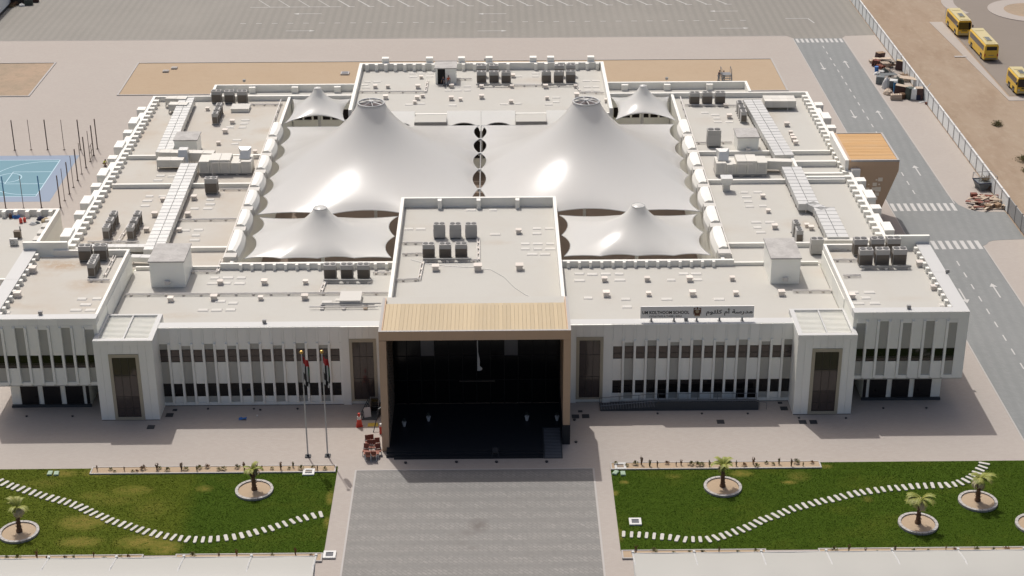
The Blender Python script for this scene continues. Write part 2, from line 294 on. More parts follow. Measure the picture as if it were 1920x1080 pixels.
# kerbs of the road, driveway and beds
kb = MB()
for x0, x1, y0, y1 in ((57.42, 57.58, -70, 139.2), (66.92, 67.08, -70, 41.9), (66.85, 67.0, 57, 139.2), (-12.35, -12.17, -90, -14.1), (11.92, 12.1, -90, -14.1), (-12.17, 11.92, -14.23, -14.08), (-95, 56.4, 141.05, 141.18)):
    kb.box(x0, x1, y0, y1, .0, .035)
struct(kb.build('kerb_strip', 'kerb'))
def bed(name, x0, x1, y0, y1, m='sand', kw=.18, kh=.09, zt=.03):
    o = sheet(name, m, rect(x0+kw, x1-kw, y0+kw, y1-kw), zt, zt)
    b = MB(); b.box(x0, x1, y0, y0+kw, .0, kh); b.box(x0, x1, y1-kw, y1, 0, kh); b.box(x0, x0+kw, y0+kw, y1-kw, 0, kh); b.box(x1-kw, x1, y0+kw, y1-kw, 0, kh)
    k = b.build('bed_kerb', 'kerb', o); return o
bed('sand_bed', -61.7, 51.7, 108.2, 126.7, kw=.3, kh=.12)
bed('sand_bed', -130, -76.3, 108.0, 127.2, 'sand_rough', kw=.3, kh=.12)
sheet('sand_strip', 'sand', [(-130, 141), (-95.2, 141.2), (-95.2, 230), (-130, 230)], .02, .02)
sheet('courtyard_floor', 'court_floor', rect(-28.5, 28.5, 17.5, 79), .02, .02)
# painted markings
lm = MB()
def ln(x0, x1, y0, y1, z=.026): lm.box(x0, x1, y0, y1, z-.006, z)
for k in range(10): ln(57.9+k*.9, 58.35+k*.9, 136.6, 139.0)
for k in range(10): ln(57.75+k*.94, 58.25+k*.94, 54.4, 57.2)
for k in range(8): ln(59.3+k*.98, 59.85+k*.98, 41.0, 43.8)
ln(57.9, 58.5, 41.0, 43.8)
y = -40
while y < 134:
    if not (38 < y < 58): ln(62.1, 62.26, y, y+1.5)
    y += 3.6
def arrow(x, y, dx, dy, L=4.2, z=.026):
    px_, py_ = -dy, dx
    def P(a, c): return (x+dx*a+px_*c, y+dy*a+py_*c)
    lm.prism([P(-L/2, .09), P(L/2-1.0, .09), P(L/2-1.0, -.09), P(-L/2, -.09)][::-1], z-.006, z)
    lm.prism([P(L/2-1.0, .5), P(L/2, 0), P(L/2-1.0, -.5)][::-1], z-.006, z)
for x, y, d in ((59.9, 122, -1), (64.4, 123, 1), (60.2, 96, -1), (64.5, 95.6, 1), (64.7, 70.2, 1), (60.3, 26.5, -1), (64.8, 28, 1)): arrow(x, y, 0, d)
for px, py, d in ((577, 26, -1), (563, 58, 1), (923, 26, -1), (923, 58, 1), (1357, 21, -1), (1377, 53, 1)):
    gx, gy = G(px, py); arrow(gx, gy, d, 0, 5.5)
for k in range(48):
    gx = G(452+29.3*k, 42)[0]
    if gx < 50: ln(gx, gx+1.1, 151.7, 151.9)
for k in range(24):
    gx = -26.8+3.95*k-.0
    if gx > 50: break
    b0 = [(gx-.12, 163.6), (gx+.14, 163.6), (gx-3.05, 169.5), (gx-3.31, 169.5)]
    if gx > -42: lm.prism(b0, .02, .026); ln(gx-.4, gx+1.0, 163.4, 163.6)
for k in range(1, 6):
    gx = -26.8-3.95*k
    if k < 5: lm.prism([(gx-.07, 163.6), (gx+.09, 163.6), (gx-3.1, 169.5), (gx-3.26, 169.5)], .02, .026)
ln(-46.5, -28.5, 163.4, 163.6)
gx, gy = G(1473, 35); ln(gx, gx+4.2, gy, gy+.2); lm.prism([(gx+4.2, gy), (gx+4.4, gy), (gx+5.1, gy-3.2), (gx+4.9, gy-3.2)][::-1], .02, .026)
struct(lm.build('road_marking', 'line_white'))
# stains where something was spilt on the driveway
# lawns
for x0, x1 in ((-80, -14.15), (13.75, 80)):
    o = sheet('lawn', 'lawn', rect(x0, x1, -29.2, -13.35), .035, .035)
def grass(name, x0, x1, y0, y1, n):
    rs = np.random.RandomState(int(abs(x0))); P = np.empty((n, 3, 3), np.float32)
    x = rs.uniform(x0, x1, n); yy = rs.uniform(y0, y1, n); a = rs.uniform(0, 6.283, n)
    keep = np.ones(n, bool)
    for sx, sy, rx, ry, st in SPOTS: keep &= ~((((x-sx)/rx)**2+((yy-sy)/ry)**2 < .8) & (rs.uniform(0, 1, n) < st*.9))
    x = x[keep]; yy = yy[keep]; a = a[keep]; n = len(x); P = P[:n]; h = rs.uniform(.025, .065, n); wd = rs.uniform(.03, .07, n)
    P[:, 0] = np.stack([x-np.cos(a)*wd, yy-np.sin(a)*wd, np.full(n, .03)], 1)
    P[:, 1] = np.stack([x+np.cos(a)*wd, yy+np.sin(a)*wd, np.full(n, .03)], 1)
    P[:, 2] = np.stack([x+rs.normal(0, .05, n), yy+rs.normal(0, .05, n)-.03, .03+h], 1)
    me = bpy.data.meshes.new(name); me.vertices.add(3*n); me.vertices.foreach_set('co', P.ravel())
    me.loops.add(3*n); me.loops.foreach_set('vertex_index', np.arange(3*n, dtype=np.int32))
    me.polygons.add(n); me.polygons.foreach_set('loop_start', np.arange(0, 3*n, 3, dtype=np.int32)); me.update(); me.validate()
    me.materials.append(M['grass_blade']); o = bpy.data.objects.new(name, me); link(o); o['kind'] = 'stuff'; return o
grass('grass', -56, -14.2, -29.1, -13.4, 90000); grass('grass', 13.8, 57, -29.1, -13.4, 95000)
# ball court
co = sheet('ball_court', 'court_edge', rect(-100, -61.45, 60.4, 79.35), .012, .02)
b = MB(); b.box(-98, -63.9, 62.4, 77.4, .012, .016); b.build('playing_area', 'court_blue', co)
b = MB(); zl = (.016, .020)
b.box(-98, -63.9, 77.3, 77.42, *zl); b.box(-98, -63.9, 62.38, 62.5, *zl); b.box(-63.98, -63.86, 62.38, 77.42, *zl)
b.box(-69.7, -63.9, 72.3, 72.42, *zl); b.box(-69.7, -63.9, 67.38, 67.5, *zl); b.box(-69.76, -69.64, 67.38, 72.42, *zl)
def arcline(cx, cy, r, a0, a1, n=28, wd=.12):
    for k in range(n):
        t0 = a0+(a1-a0)*k/n; t1 = a0+(a1-a0)*(k+1)/n
        b.prism([(cx+(r-wd/2)*math.cos(t0), cy+(r-wd/2)*math.sin(t0)), (cx+(r+wd/2)*math.cos(t0), cy+(r+wd/2)*math.sin(t0)), (cx+(r+wd/2)*math.cos(t1), cy+(r+wd/2)*math.sin(t1)), (cx+(r-wd/2)*math.cos(t1), cy+(r-wd/2)*math.sin(t1))], *zl)
arcline(-65.5, 69.9, 6.75, R_(90), R_(270)); arcline(-69.7, 69.9, 1.8, 0, R_(360)); b.box(-65.5, -63.9, 76.6, 76.72, *zl); b.box(-65.5, -63.9, 63.1, 63.22, *zl)
b.build('court_line', 'court_line', co)
# bus yard beyond the fence
sheet('bus_yard', 'asphalt_tan', [(88.3, 149.0), (88.2, 104.8), (110, 104.5), (160, 110), (160, 230), (96, 230), (95, 170), (92, 163), (90, 156)], .006, .02)
sheet('kerb_pavement', 'paving_pink', [(85.4, 149.8), (87.9, 149.8), (87.9, 104.4), (108, 104.1), (108, 102.2), (87.4, 102.3)][::-1], .03, .05)
def ring(name, m, cx, cy, r0, r1, z, a0=0, a1=6.2832, n=40, th=.1):
    b = MB()
    for k in range(n):
        t0 = a0+(a1-a0)*k/n; t1 = a0+(a1-a0)*(k+1)/n
        b.prism([(cx+r0*math.cos(t0), cy+r0*math.sin(t0)), (cx+r1*math.cos(t0), cy+r1*math.sin(t0)), (cx+r1*math.cos(t1), cy+r1*math.sin(t1)), (cx+r0*math.cos(t1), cy+r0*math.sin(t1))], z-th, z)
    return struct(b.build(name, m))
ring('roundabout_kerb', 'paving_pink', 107.3, 157.3, 5.3, 8.4, .10)
b = MB(); b.cyl((107.3, 157.3, .0), 5.3, .09, 36); struct(b.build('roundabout_island', 'sand_rough'))
ring('kerb_pavement', 'paving_pink', 107.3, 161.5, 13.9, 16.3, .06, R_(140), R_(205), 20)
# ------------------------------------------------------------------ the school
SCH = thing('school_building', 'white two-storey school with flat roofs round tented courtyards and bronze entrance portal', 'building')
def volume(name, m, x0, x1, y0, y1, z0, z1):
    b = MB(); b.box(x0, x1, y0, y1, z0, z1); o = b.build(name, m, SCH); return o
def parapet(par, x0, x1, y0, y1, z0, z1, w=(.4, .4, .4, .4), m='parapet_white', sides='lrfb'):
    """l r f b widths"""
    l, r, f, k = w
    if 'f' in sides: bp('parapet', par, m, x0, x1, y0, y0+f, z0, z1)
    if 'b' in sides: bp('parapet', par, m, x0, x1, y1-k, y1, z0, z1)
    ya = y0+(f if 'f' in sides else 0); yb = y1-(k if 'b' in sides else 0)
    if 'l' in sides: bp('parapet', par, m, x0, x0+l, ya, yb, z0, z1)
    if 'r' in sides: bp('parapet', par, m, x1-r, x1, ya, yb, z0, z1)
def window(par, xc, z0, z1, w, y, gl='glass_brown_reflect', rails=(.5,), mull=0):
    """glass pane in a dark frame, flush in the wall that faces the front"""
    k = ('win', round(z1-z0, 2), w, gl, rails, mull)
    if k not in _bc:
        b = MB(); h = z1-z0
        b.box(-w/2, w/2, 0, .03, -h/2, h/2, 0)
        for q in (-1, 1): b.box(q*w/2-.03*(q > 0)-.0*(q < 0), q*w/2+.03*(q < 0), -.03, -.002, -h/2, h/2, 1)
        for q in (-1, 1): b.box(-w/2+.03, w/2-.03, -.03, -.002, q*h/2-.04*(q > 0), q*h/2+.04*(q < 0), 1)
        for r in rails: b.box(-w/2+.03, w/2-.03, -.035, -.002, -h/2+h*r-.025, -h/2+h*r+.025, 1)
        for q in range(mull):
            xx = -w/2+w*(q+1)/(mull+1); b.box(xx-.025, xx+.025, -.04, -.002, -h/2+.04, h/2-.04, 1)
        _bc[k] = b.mesh('window', [gl, 'frame_dark'])
    o = bpy.data.objects.new('window', _bc[k]); link(o); o.parent = par; o.location = (xc, y, (z0+z1)/2); return o
def gusset_row(par, axis, c0, c1, inner, dirn, z0, z1, pitch=1.25, dep=.55, wd=.42, m='parapet_white', stain=True):
    """stub walls that brace a parapet, with the dusty recesses between them"""
    n = int((c1-c0)/pitch)
    for k in range(n+1):
        c = c0+(c1-c0)*k/n
        if axis == 'x': bp('gusset', par, m, c-wd/2, c+wd/2, inner, inner+dirn*dep, z0, z1) if dirn > 0 else bp('gusset', par, m, c-wd/2, c+wd/2, inner-dep, inner, z0, z1)
        else: bp('gusset', par, m, min(inner, inner+dirn*dep), max(inner, inner+dirn*dep), c-wd/2, c+wd/2, z0, z1)
RF, ZF = 8.6, 9.5
def front_block(s):
    def X(a, b): return (min(s*a, s*b), max(s*a, s*b))
    x0, x1 = X(9.78, 40.1)
    o = volume('classroom_block', 'white_clad', x0, x1, 0, 17.4, 0, RF-.06)
    bp('roof', o, 'roof_white', x0+.02, x1-.02, 1.2, 17.0, RF-.055, RF)
    bp('parapet', o, 'coping_sunlit', *X(9.85, 34.2), 0.0, 1.2, RF-.055, ZF)
    bp('parapet', o, 'parapet_white', *X(9.85, 30.0), 17.0, 17.4, RF-.055, 9.35)
    bp('parapet', o, 'parapet_white', *X(30.0, 39.9), 17.05, 17.35, RF-.055, 9.0)
    gusset_row(o, 'x', *(X(10.6, 27.6)), 17.0, -1, RF, 9.33, 1.25, .38, .34)
    # facade bays
    for k in range(16):
        xc = s*(15.28+1.232*k); w = .955; grey = k % 2 == 1
        door = s > 0 and k in (4, 11, 12)
        top = 7.54 if (k // 2) % 2 == 1 else 7.3
        a, c = xc-w/2, xc+w/2
        bp('cladding_panel', o, 'panel_white', a-.01, c+.01, -.13, -.002, (top if grey else 6.85)+.01, ZF-.02)
        if grey: bp('grey_panel', o, 'panel_grey', a, c, -.035, -.002, 6.85, top)
        window(o, xc, 5.34, 6.85, w, -.031 if grey else -.06, 'glass_brown_reflect', (.42,))
        bp('grey_panel' if grey else 'cladding_panel', o, 'panel_grey' if grey else 'panel_white', a, c, -.035 if grey else -.11, -.002, 2.71, 5.33)
        if door:
            window(o, xc, .42, 2.7, w, -.05, 'glass_dark', (.45,), 0).name = 'door'
        else:
            window(o, xc, 1.13, 2.7, w, -.031 if grey else -.06, 'glass_dark', ())
            bp('grey_panel' if grey else 'cladding_panel', o, 'panel_grey' if grey else 'panel_white', a, c, -.035 if grey else -.11, -.002, .40, 1.12)
    for k in range(17):
        xc = s*(15.28+1.232*(k-.5)); d = -.36 if 0 < k < 16 else -.16
        bp('fin', o, 'panel_white', xc-.122, xc+.122, d, -.004, .40, 7.62)
        bp('cladding_panel', o, 'panel_white', xc-.115, xc+.115, -.145, -.004, 7.64, ZF-.025)
    bp('plinth', o, 'panel_white', *X(14.6, 34.2), -.15, -.003, .0, .38)
    bp('plinth_joint', o, 'black', *X(14.62, 34.18), -.17, -.151, -.0, .05)
    # bay beside the portal, with its tall bronze framed window
    for a, c in ((9.8, 10.80), (13.74, 14.55)):
        bp('cladding_panel', o, 'panel_white', *X(a, c), -.22, -.002, .0, ZF-.01)
    n = 4
    for k in range(n): bp('cladding_panel', o, 'panel_white', *X(10.81+2.92*k/n, 10.80+2.92*(k+1)/n), -.22, -.002, 8.07, ZF-.01)
    fr = MB(); xa, xb = X(10.81, 13.73)
    fr.box(xa, xa+.33, -.26, -.05, .45, 8.05); fr.box(xb-.33, xb, -.26, -.05, .45, 8.05); fr.box(xa+.33, xb-.33, -.26, -.05, 7.66, 8.05); fr.box(xa+.33, xb-.33, -.26, -.05, .45, .62)
    fr.build('window_surround', 'bronze_olive', o)
    window(o, (xa+xb)/2, .62, 7.66, 2.25, -.1, 'glass_brown_reflect', (.36, .74), 2)
    return o
FB = {s: front_block(s) for s in (-1, 1)}
def stair_tower(s):
    def X(a, b): return (min(s*a, s*b), max(s*a, s*b))
    a, c = 34.18, 40.45
    x0, x1 = X(a, c); yf, yb, zt = -3.28, 3.2, 9.6
    o = volume('stair_tower', 'white_clad', x0, x1, yf+.06, yb, 0, 9.05)
    # front cladding: panels either side of and above the frame
    fa, fb = 35.76, 38.96
    for k in range(2): bp('cladding_panel', o, 'panel_white', *X(a+.01+(fa-a)*k/2, a-.01+(fa-a)*(k+1)/2), yf, yf+.058, .06, 9.04)
    for k in range(2): bp('cladding_panel', o, 'panel_white', *X(fb+.01+(c-fb)*k/2, fb-.01+(c-fb)*(k+1)/2), yf, yf+.058, .06, 9.04)
    for k in range(4): bp('cladding_panel', o, 'panel_white', *X(fa+.01+(fb-fa)*k/4, fa-.01+(fb-fa)*(k+1)/4), yf, yf+.058, 8.0, 9.04)
    fr = MB(); xa, xb = X(fa, fb)
    fr.box(xa, xa+.34, yf-.06, yf+.05, .05, 7.98); fr.box(xb-.34, xb, yf-.06, yf+.05, .05, 7.98); fr.box(xa+.34, xb-.34, yf-.06, yf+.05, 7.6, 7.98); fr.box(xa+.34, xb-.34, yf-.06, yf+.05, .05, .40)
    fr.build('window_surround', 'bronze_olive', o)
    window(o, (xa+xb)/2, .4, 7.6, 2.51, yf+.03, 'glass_brown_reflect', (.145, .34, .70), 2)
    bp('plinth_joint', o, 'black', x0+.02, x1-.02, yf-.012, yf-.002, 0, .06)
    for k in range(4): bp('cladding_panel', o, 'panel_white', *X(a+.01+(c-a)*k/4, a-.01+(c-a)*(k+1)/4), yf-.03, yf-.002, 9.06, zt-.015)
    bp('cladding_panel', o, 'panel_white', *X(a-.03, a-.002), yf+.01, 1.2, 9.06, zt-.015)
    # open louvred top behind a rim
    bp('rim', o, 'coping_sunlit', x0, x1, yf, yf+.5, 9.06, zt); bp('rim', o, 'coping_sunlit', x0, x1, yb-.3, yb, 9.06, zt)
    bp('rim', o, 'coping_sunlit', x0, x0+.5, yf+.5, yb-.3, 9.06, zt); bp('rim', o, 'coping_sunlit', x1-.5, x1, yf+.5, yb-.3, 9.06, zt)
    bp('louvre_bar', o, 'steel_white', (x0+x1)/2-.08, (x0+x1)/2+.08, yf+.5, yb-.3, 9.3, zt-.03)
    bp('louvre_underlay', o, 'panel_grey', x0+.51, x1-.51, yf+.51, yb-.31, 9.052, 9.26)  # added panel that lightens the gaps; its grey stands for their shade
    n = 19
    for k in range(n):
        yy = yf+.62+(yb-yf-1.05)*k/(n-1)
        for h in (0, 1):
            xa2, xb2 = (x0+.5, (x0+x1)/2-.08) if h == 0 else ((x0+x1)/2+.08, x1-.5)
            q = bp('louvre_blade', o, 'panel_white', xa2+.01, xb2-.01, yy-.11, yy+.11, 9.37, 9.40); q.rotation_euler = (R_(-12), 0, 0)
    return o
for s in (-1, 1): stair_tower(s)
def end_pavilion(s):
    def X(a, b): return (min(s*a, s*b), max(s*a, s*b))
    x0, x1 = X(40.2, 52.52); yf, yb, zt, zr, zo = -1.75, 16.6, 11.5, 10.75, 3.42
    o = volume('end_pavilion', 'white_clad', x0, x1, yf+.06, yb, zo, zr-.06)
    b = MB(); b.box(*X(42.3, 50.85), 0.0, yb-.2, .0, zo-.01); b.build('ground_storey', 'white_clad', o)
    b = MB(); b.box(*X(42.2, 50.9), -.28, -.002, 0, .28); b.build('plinth', 'granite_mid', o)
    for a, c in ((43.0, 44.9), (45.45, 47.35), (47.9, 49.8)): window(o, s*(a+c)/2, .3, 3.0, c-a, -.05, 'glass_dark', (), 0)
    window(o, s*42.5, .3, 3.0, .36, -.05, 'glass_dark', (), 0)
    bp('roof', o, 'roof_stained' if s < 0 else 'roof_white', *X(40.5, 50.95), yf+1.1, yb-.35, zr-.055, zr)
    bp('parapet', o, 'coping_sunlit', x0, x1, yf, yf+1.1, zr-.055, zt)
    bp('parapet', o, 'coping_sunlit', *X(50.95, 52.52), yf+1.1, 8.4, zr-.055, zt)
    bp('parapet', o, 'coping_sunlit', *X(50.95, 52.52), 8.43, yb, zr-.055, zt)
    bp('parapet', o, 'parapet_white', *X(40.2, 40.5), yf+1.1, yb, zr-.055, zt)
    bp('parapet', o, 'parapet_white', *X(40.5, 49.0), yb-.35, yb, zr-.055, zt)
    bp('screen_wall', o, 'white_clad', *X(47.4, 52.52), yb+.005, yb+.4, zr-1.5, 12.4)
    gusset_row(o, 'y', yf+1.7, yb-1.0, s*50.95, -s, zr, zt-.12, 1.35, .38, .5)
    # side towards the front roof, in tall panels
    for k in range(4): bp('cladding_panel', o, 'panel_white', *X(40.13, 40.195), 3.25+3.33*k+.015, 3.25+3.33*(k+1)-.015, RF+.02, zr-.07)
    # facade
    for k in range(5):
        xc = s*(41.05+2.455*k); w = .93; top = 10.43 if k % 2 == 1 else 10.21
        a, c = xc-w/2, xc+w/2
        bp('grey_panel', o, 'panel_grey', a, c, yf+.025, yf+.058, 7.16, top); window(o, xc, 5.64, 7.15, w, yf+.028, 'glass_dark', (.36,))
        bp('grey_panel', o, 'panel_grey', a, c, yf+.025, yf+.058, 3.95, 5.63)
        bp('cladding_panel', o, 'panel_white', a, c, yf-.07, yf+.058, top+.01, zr-.07); bp('cladding_panel', o, 'panel_white', a, c, yf-.07, yf+.058, zo+.14, 3.94)
        if k < 4:
            xc2 = xc+s*1.2275
            a, c = xc2-.46, xc2+.46
            bp('cladding_panel', o, 'panel_white', a, c, yf-.05, yf+.058, 7.16, zr-.07); window(o, xc2, 5.64, 7.15, .92, yf-.0, 'glass_dark', (.36,))
            bp('cladding_panel', o, 'panel_white', a, c, yf-.05, yf+.058, zo+.14, 5.63)
            for q in (-1, 1): bp('fin', o, 'panel_white', xc2+q*.612-.125, xc2+q*.612+.125, yf-.26, yf+.056, 3.79, 10.49); bp('cladding_panel', o, 'panel_white', xc2+q*.612-.12, xc2+q*.612+.12, yf-.075, yf+.056, 10.51, zr-.07)
    bp('cladding_panel', o, 'panel_white', *X(51.35, 52.5), yf-.05, yf+.058, zo+.14, zr-.07)
    for k in range(6): bp('cladding_panel', o, 'panel_white', *X(40.21+2.05*k, 42.25+2.05*k), yf-.05, yf-.002, zr-.06, zt-.015)
    bp('soffit_shade_strip', o, 'panel_grey', x0, x1, yf+.0, yf+.05, zo, zo+.12)  # grey strip painted in for the shadow line at the soffit edge
    return o
EP = {s: end_pavilion(s) for s in (-1, 1)}
# assembly hall between the small tents
AH = volume('assembly_hall', 'white_clad', -9.76, 9.76, .02, 35.2, 0, 9.0)
bp('roof', AH, 'roof_white', -9.4, 9.4, .4, 34.8, 9.005, 9.06); parapet(AH, -9.76, 9.76, .02, 35.2, 9.005, 10.3)
for x in (-4.9, 4.9, 0): bp('gusset', AH, 'parapet_white', x-.25, x+.25, 34.0, 34.79, 9.06, 10.25)
for a, c in ((-4.0, .55), (.95, 5.0)): bp('upstand', AH, 'parapet_white', a, c, 2.6, 3.2, 9.06, 10.5)
bp('upstand', AH, 'parapet_white', .56, .94, 2.3, 3.2, 9.06, 10.6)
# entrance portal
EN = thing('tmp', 'x', 'x'); del EN['label']; del EN['category']; EN.name = 'entrance_portal'; EN.parent = SCH
for s in (-1, 1):
    y0 = -9.3 if s < 0 else -9.2
    xa, xb = (min(s*9.04, s*9.78), max(s*9.04, s*9.78))
    for k in range(5):
        ya = y0+(-.02-y0)*k/5; yb = y0+(-.02-y0)*(k+1)/5
        bp('wall_panel', EN, 'bronze', xa, xb, ya+.01, yb-.01, .0 if s < 0 else 2.3, 12.33)
bp('plinth', EN, 'granite_dark', 9.0, 9.82, -9.25, -.05, 0, 2.29)
bp('wall_panel', EN, 'bronze', 9.04, 9.78, -9.3, -9.22, 9.2, 12.33)
for k in range(6):
    xa = -9.78+19.56*k/6; bp('fascia_panel', EN, 'bronze', xa+.005, xa+19.56/6-.005, -9.3, -9.0, 12.35, 13.35)
for xa, xb in ((-9.78, -9.4), (9.4, 9.78)): bp('fascia_panel', EN, 'bronze', xa, xb, -9.0, -1.2, 12.35, 13.35)
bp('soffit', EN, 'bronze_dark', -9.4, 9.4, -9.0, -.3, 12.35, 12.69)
bp('rim', EN, 'kerb', -9.79, 9.79, -9.31, -9.05, 13.352, 13.39); bp('rim', EN, 'kerb', -9.79, -9.5, -9.04, -1.2, 13.352, 13.39); bp('rim', EN, 'kerb', 9.5, 9.79, -9.04, -1.2, 13.352, 13.39)
np_ = 46
for k in range(np_):
    xa = -9.39+18.78*k/np_; bp('plank', EN, 'wood_pale', xa+.008, xa+18.78/np_-.008, -8.99, -2.4, 12.71, 13.23+random.uniform(-.012, .012))
bp('roof', EN, 'roof_white', -9.39, 9.39, -2.39, -.3, 12.71, 12.99)
# glazed front under the portal
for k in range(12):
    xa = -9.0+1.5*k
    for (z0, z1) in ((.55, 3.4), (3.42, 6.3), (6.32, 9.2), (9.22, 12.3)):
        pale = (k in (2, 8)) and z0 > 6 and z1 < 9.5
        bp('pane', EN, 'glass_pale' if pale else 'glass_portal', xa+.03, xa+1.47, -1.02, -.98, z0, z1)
for k in range(13): bp('mullion', EN, 'black', -9.0+1.5*k-.03, -9.0+1.5*k+.03, -1.1, -.9, .5, 12.34)
for z in (3.41, 6.31, 9.21): bp('transom', EN, 'black', -9, 9, -1.08, -.97, z-.03, z+.03)
bp('door_beam', EN, 'frame_dark', -1.9, 2.0, -1.25, -1.11, 3.25, 3.4)
b = MB(); b.hexa([(-9.78, -10.4, 0), (-9.04, -10.4, 0), (-9.04, -9.31, 0), (-9.78, -9.31, 0), (-9.78, -9.33, 12.3), (-9.04, -9.33, 12.3), (-9.04, -9.31, 12.3), (-9.78, -9.31, 12.3)]); b.build('wall_foot', 'bronze', EN)
# pierced screen on the inner face of the left wall
b = MB()
for k in range(11):
    z = .9+k*1.03
    for i in range(6):
        y = -9.1+i*1.35; b.obox((-8.98, y+.7, z+.5), (.04, .12, 1.5), 0, 0, 0, R_(40)); b.obox((-8.96, y+.7, z+.5), (.04, .12, 1.5), 0, 0, 0, R_(-40))
b.build('pierced_screen', 'bronze_dark', EN)
for k, (ya, yb) in enumerate(((-12.05, -11.65), (-11.65, -11.25), (-11.25, -1.1))):
    bp('podium_step', EN, 'granite_dark', -9.3 if k else -8.5, 6.95, ya, yb, 0, .16*(k+1))
bp('podium_step', EN, 'granite_dark', 6.95, 9.0, -6.4, -1.1, 0, .48)
rb = MB(); rb.hexa([(6.97, -12.1, 0), (8.95, -12.1, 0), (8.95, -6.42, 0), (6.97, -6.42, 0), (6.97, -12.1, .03), (8.95, -12.1, .03), (8.95, -6.42, .48), (6.97, -6.42, .48)])
for k in range(20):
    y = -11.9+k*.27; z = .03+.45*(y+12.1)/5.68; rb.obox((7.96, y, z+.03), (1.7, .09, .05), 0, 1)
rb.build('ramp', ['granite_mid', 'cover_grey'], EN)
# teaching wings either side of the courtyards
def teaching_wing(s):
    def X(a, b): return (min(s*a, s*b), max(s*a, s*b))
    x0, x1 = X(28.6, 49.3); y0, y1 = 17.42, 79.5
    o = volume('teaching_wing', 'white_clad', x0, x1, y0, y1, 0, RF-.06)
    bp('roof', o, 'roof_white' if s > 0 else 'roof_stained', *X(29.0, 48.9), y0+.02, y1-.4, RF-.055, RF)
    bp('parapet', o, 'parapet_white', *X(48.9, 49.3), y0, y1, RF-.055, 9.35)
    bp('parapet', o, 'parapet_white', *X(28.6, 29.0), y0, y1, RF-.055, 9.2)
    bp('parapet', o, 'parapet_white', *X(29.0, 48.9), y1-.4, y1, RF-.055, 9.35)
    gusset_row(o, 'y', 19.5, 77.5, s*48.9, -s, RF, 9.33, 1.75, .75, .7)
    for y in (22.5, 43.5, 54.3): bp('upstand', o, 'parapet_white', *X(29.0, 48.1), y-.2, y+.2, RF, RF+.55)
    if s > 0:
        for y, a in ((49.7, 42.4), (45.2, 42.6), (43.9, 42.7)): bp('upstand', o, 'parapet_white', a, 48.1, y-.25, y+.25, RF, RF+.75)
        bp('upstand', o, 'parapet_white', 42.1, 42.5, 44.2, 54.0, RF, RF+.9)
    # boxes that project from the outer wall
    for y in (73.3, 63.2, 52.8, 42.4, 32.9): bp('bay_box', o, 'parapet_white', *X(49.3, 50.5), y-.7, y+.7, 2.5, 9.5)
    for y in (67.6, 57.6, 46.8, 36.9, 26.2): bp('bay_box', o, 'parapet_white', *X(49.3, 50.5), y-1.35, y+1.35, 2.5, 9.65)
    for y in (70.5, 60.3, 49.9, 39.6, 29.6): bp('bay_box', o, 'parapet_white', *X(49.3, 49.95), y-1.9, y+1.7, 7.4, 9.2)
    # rounded copings that carry the tent edge
    ya = 18.7
    att = (19.0, 27.0, 33.6, 40.2, 46.6, 53.0, 59.6, 66.6)
    for i in range(7):
        a, c = att[i], att[i+1]; L = c-a
        rows = []
        for t, (z, dx) in enumerate(((8.3, -.3), (9.0, -.28), (9.75, .05), (9.95, .45), (9.9, 1.0), (9.3, 1.15), (8.6, 1.15))):
            rows.append([(s*(28.55+dx-(.25*math.sin(math.pi*u)) if dx < .5 else s*(28.55+dx)), a+.9+u*(L-1.7), z-.10*(u-.5)**2*4) if dx < .5 else (s*(28.55+dx), a+.9+u*(L-1.7), z-.10*(u-.5)**2*4) for u in [q/8 for q in range(9)]])
        b = MB(); b.grid(rows); b.face([r[0] for r in rows][::-1]); b.face([r[-1] for r in rows])
        b.build('coping', 'parapet_white', o, smooth=False)
        bp('coping_block', o, 'pad_white', *X(28.35, 29.75), a-.62, a+.62, 8.5, 9.62)
    b = MB()
    for x in (s*29.95,):
        b.tube((x, 19, 9.15), (x, 78, 9.15), .09)
        for k in range(20): b.box(x-.08, x+.08, 19.5+3*k, 19.7+3*k, RF, 9.1)
    b.build('roof_pipe', 'pipe_white', o)
    return o
TW = {s: teaching_wing(s) for s in (-1, 1)}
# service block at the back and the low links beside it
SB = volume('service_block', 'white_clad', -19.4, 19.4, 71.9, 95.0, 0, 8.34)
bp('roof', SB, 'roof_white', -18.9, 18.9, 72.3, 94.5, 8.345, 8.4); parapet(SB, -19.4, 19.4, 71.9, 95.0, 8.345, 9.5, (.5, .5, .4, .5), sides='lrb')
bp('parapet', SB, 'parapet_white', -18.9, 18.9, 71.9, 72.3, 8.345, 8.75)
for a, c in ((-18.2, -7.7), (-2.9, 4.2), (8.6, 18.4)): gusset_row(SB, 'x', a, c, 94.5, -1, 8.4, 9.48, 1.45, .6, .5)
for x in (-15.3, -8.3, 1.2, 8.2, 18.0-.6, 11.0, -3.2+.0): bp('bay_box', SB, 'parapet_white', x-.55, x+.55, 95.0, 96.0, 2.5, 10.2)
for a, c in ((-9.6, -4.95), (5.1, 9.6)):
    bp('recess_roof', SB, 'roof_white', a, c, 68.5, 71.89, 8.2, 8.7)
    bp('recess_glazing', SB, 'glass_dark', a+.1, c-.1, 69.2, 69.3, 2.0, 8.15); bp('fascia_panel', SB, 'panel_grey', a, c, 68.52, 68.6, 7.45, 8.19)
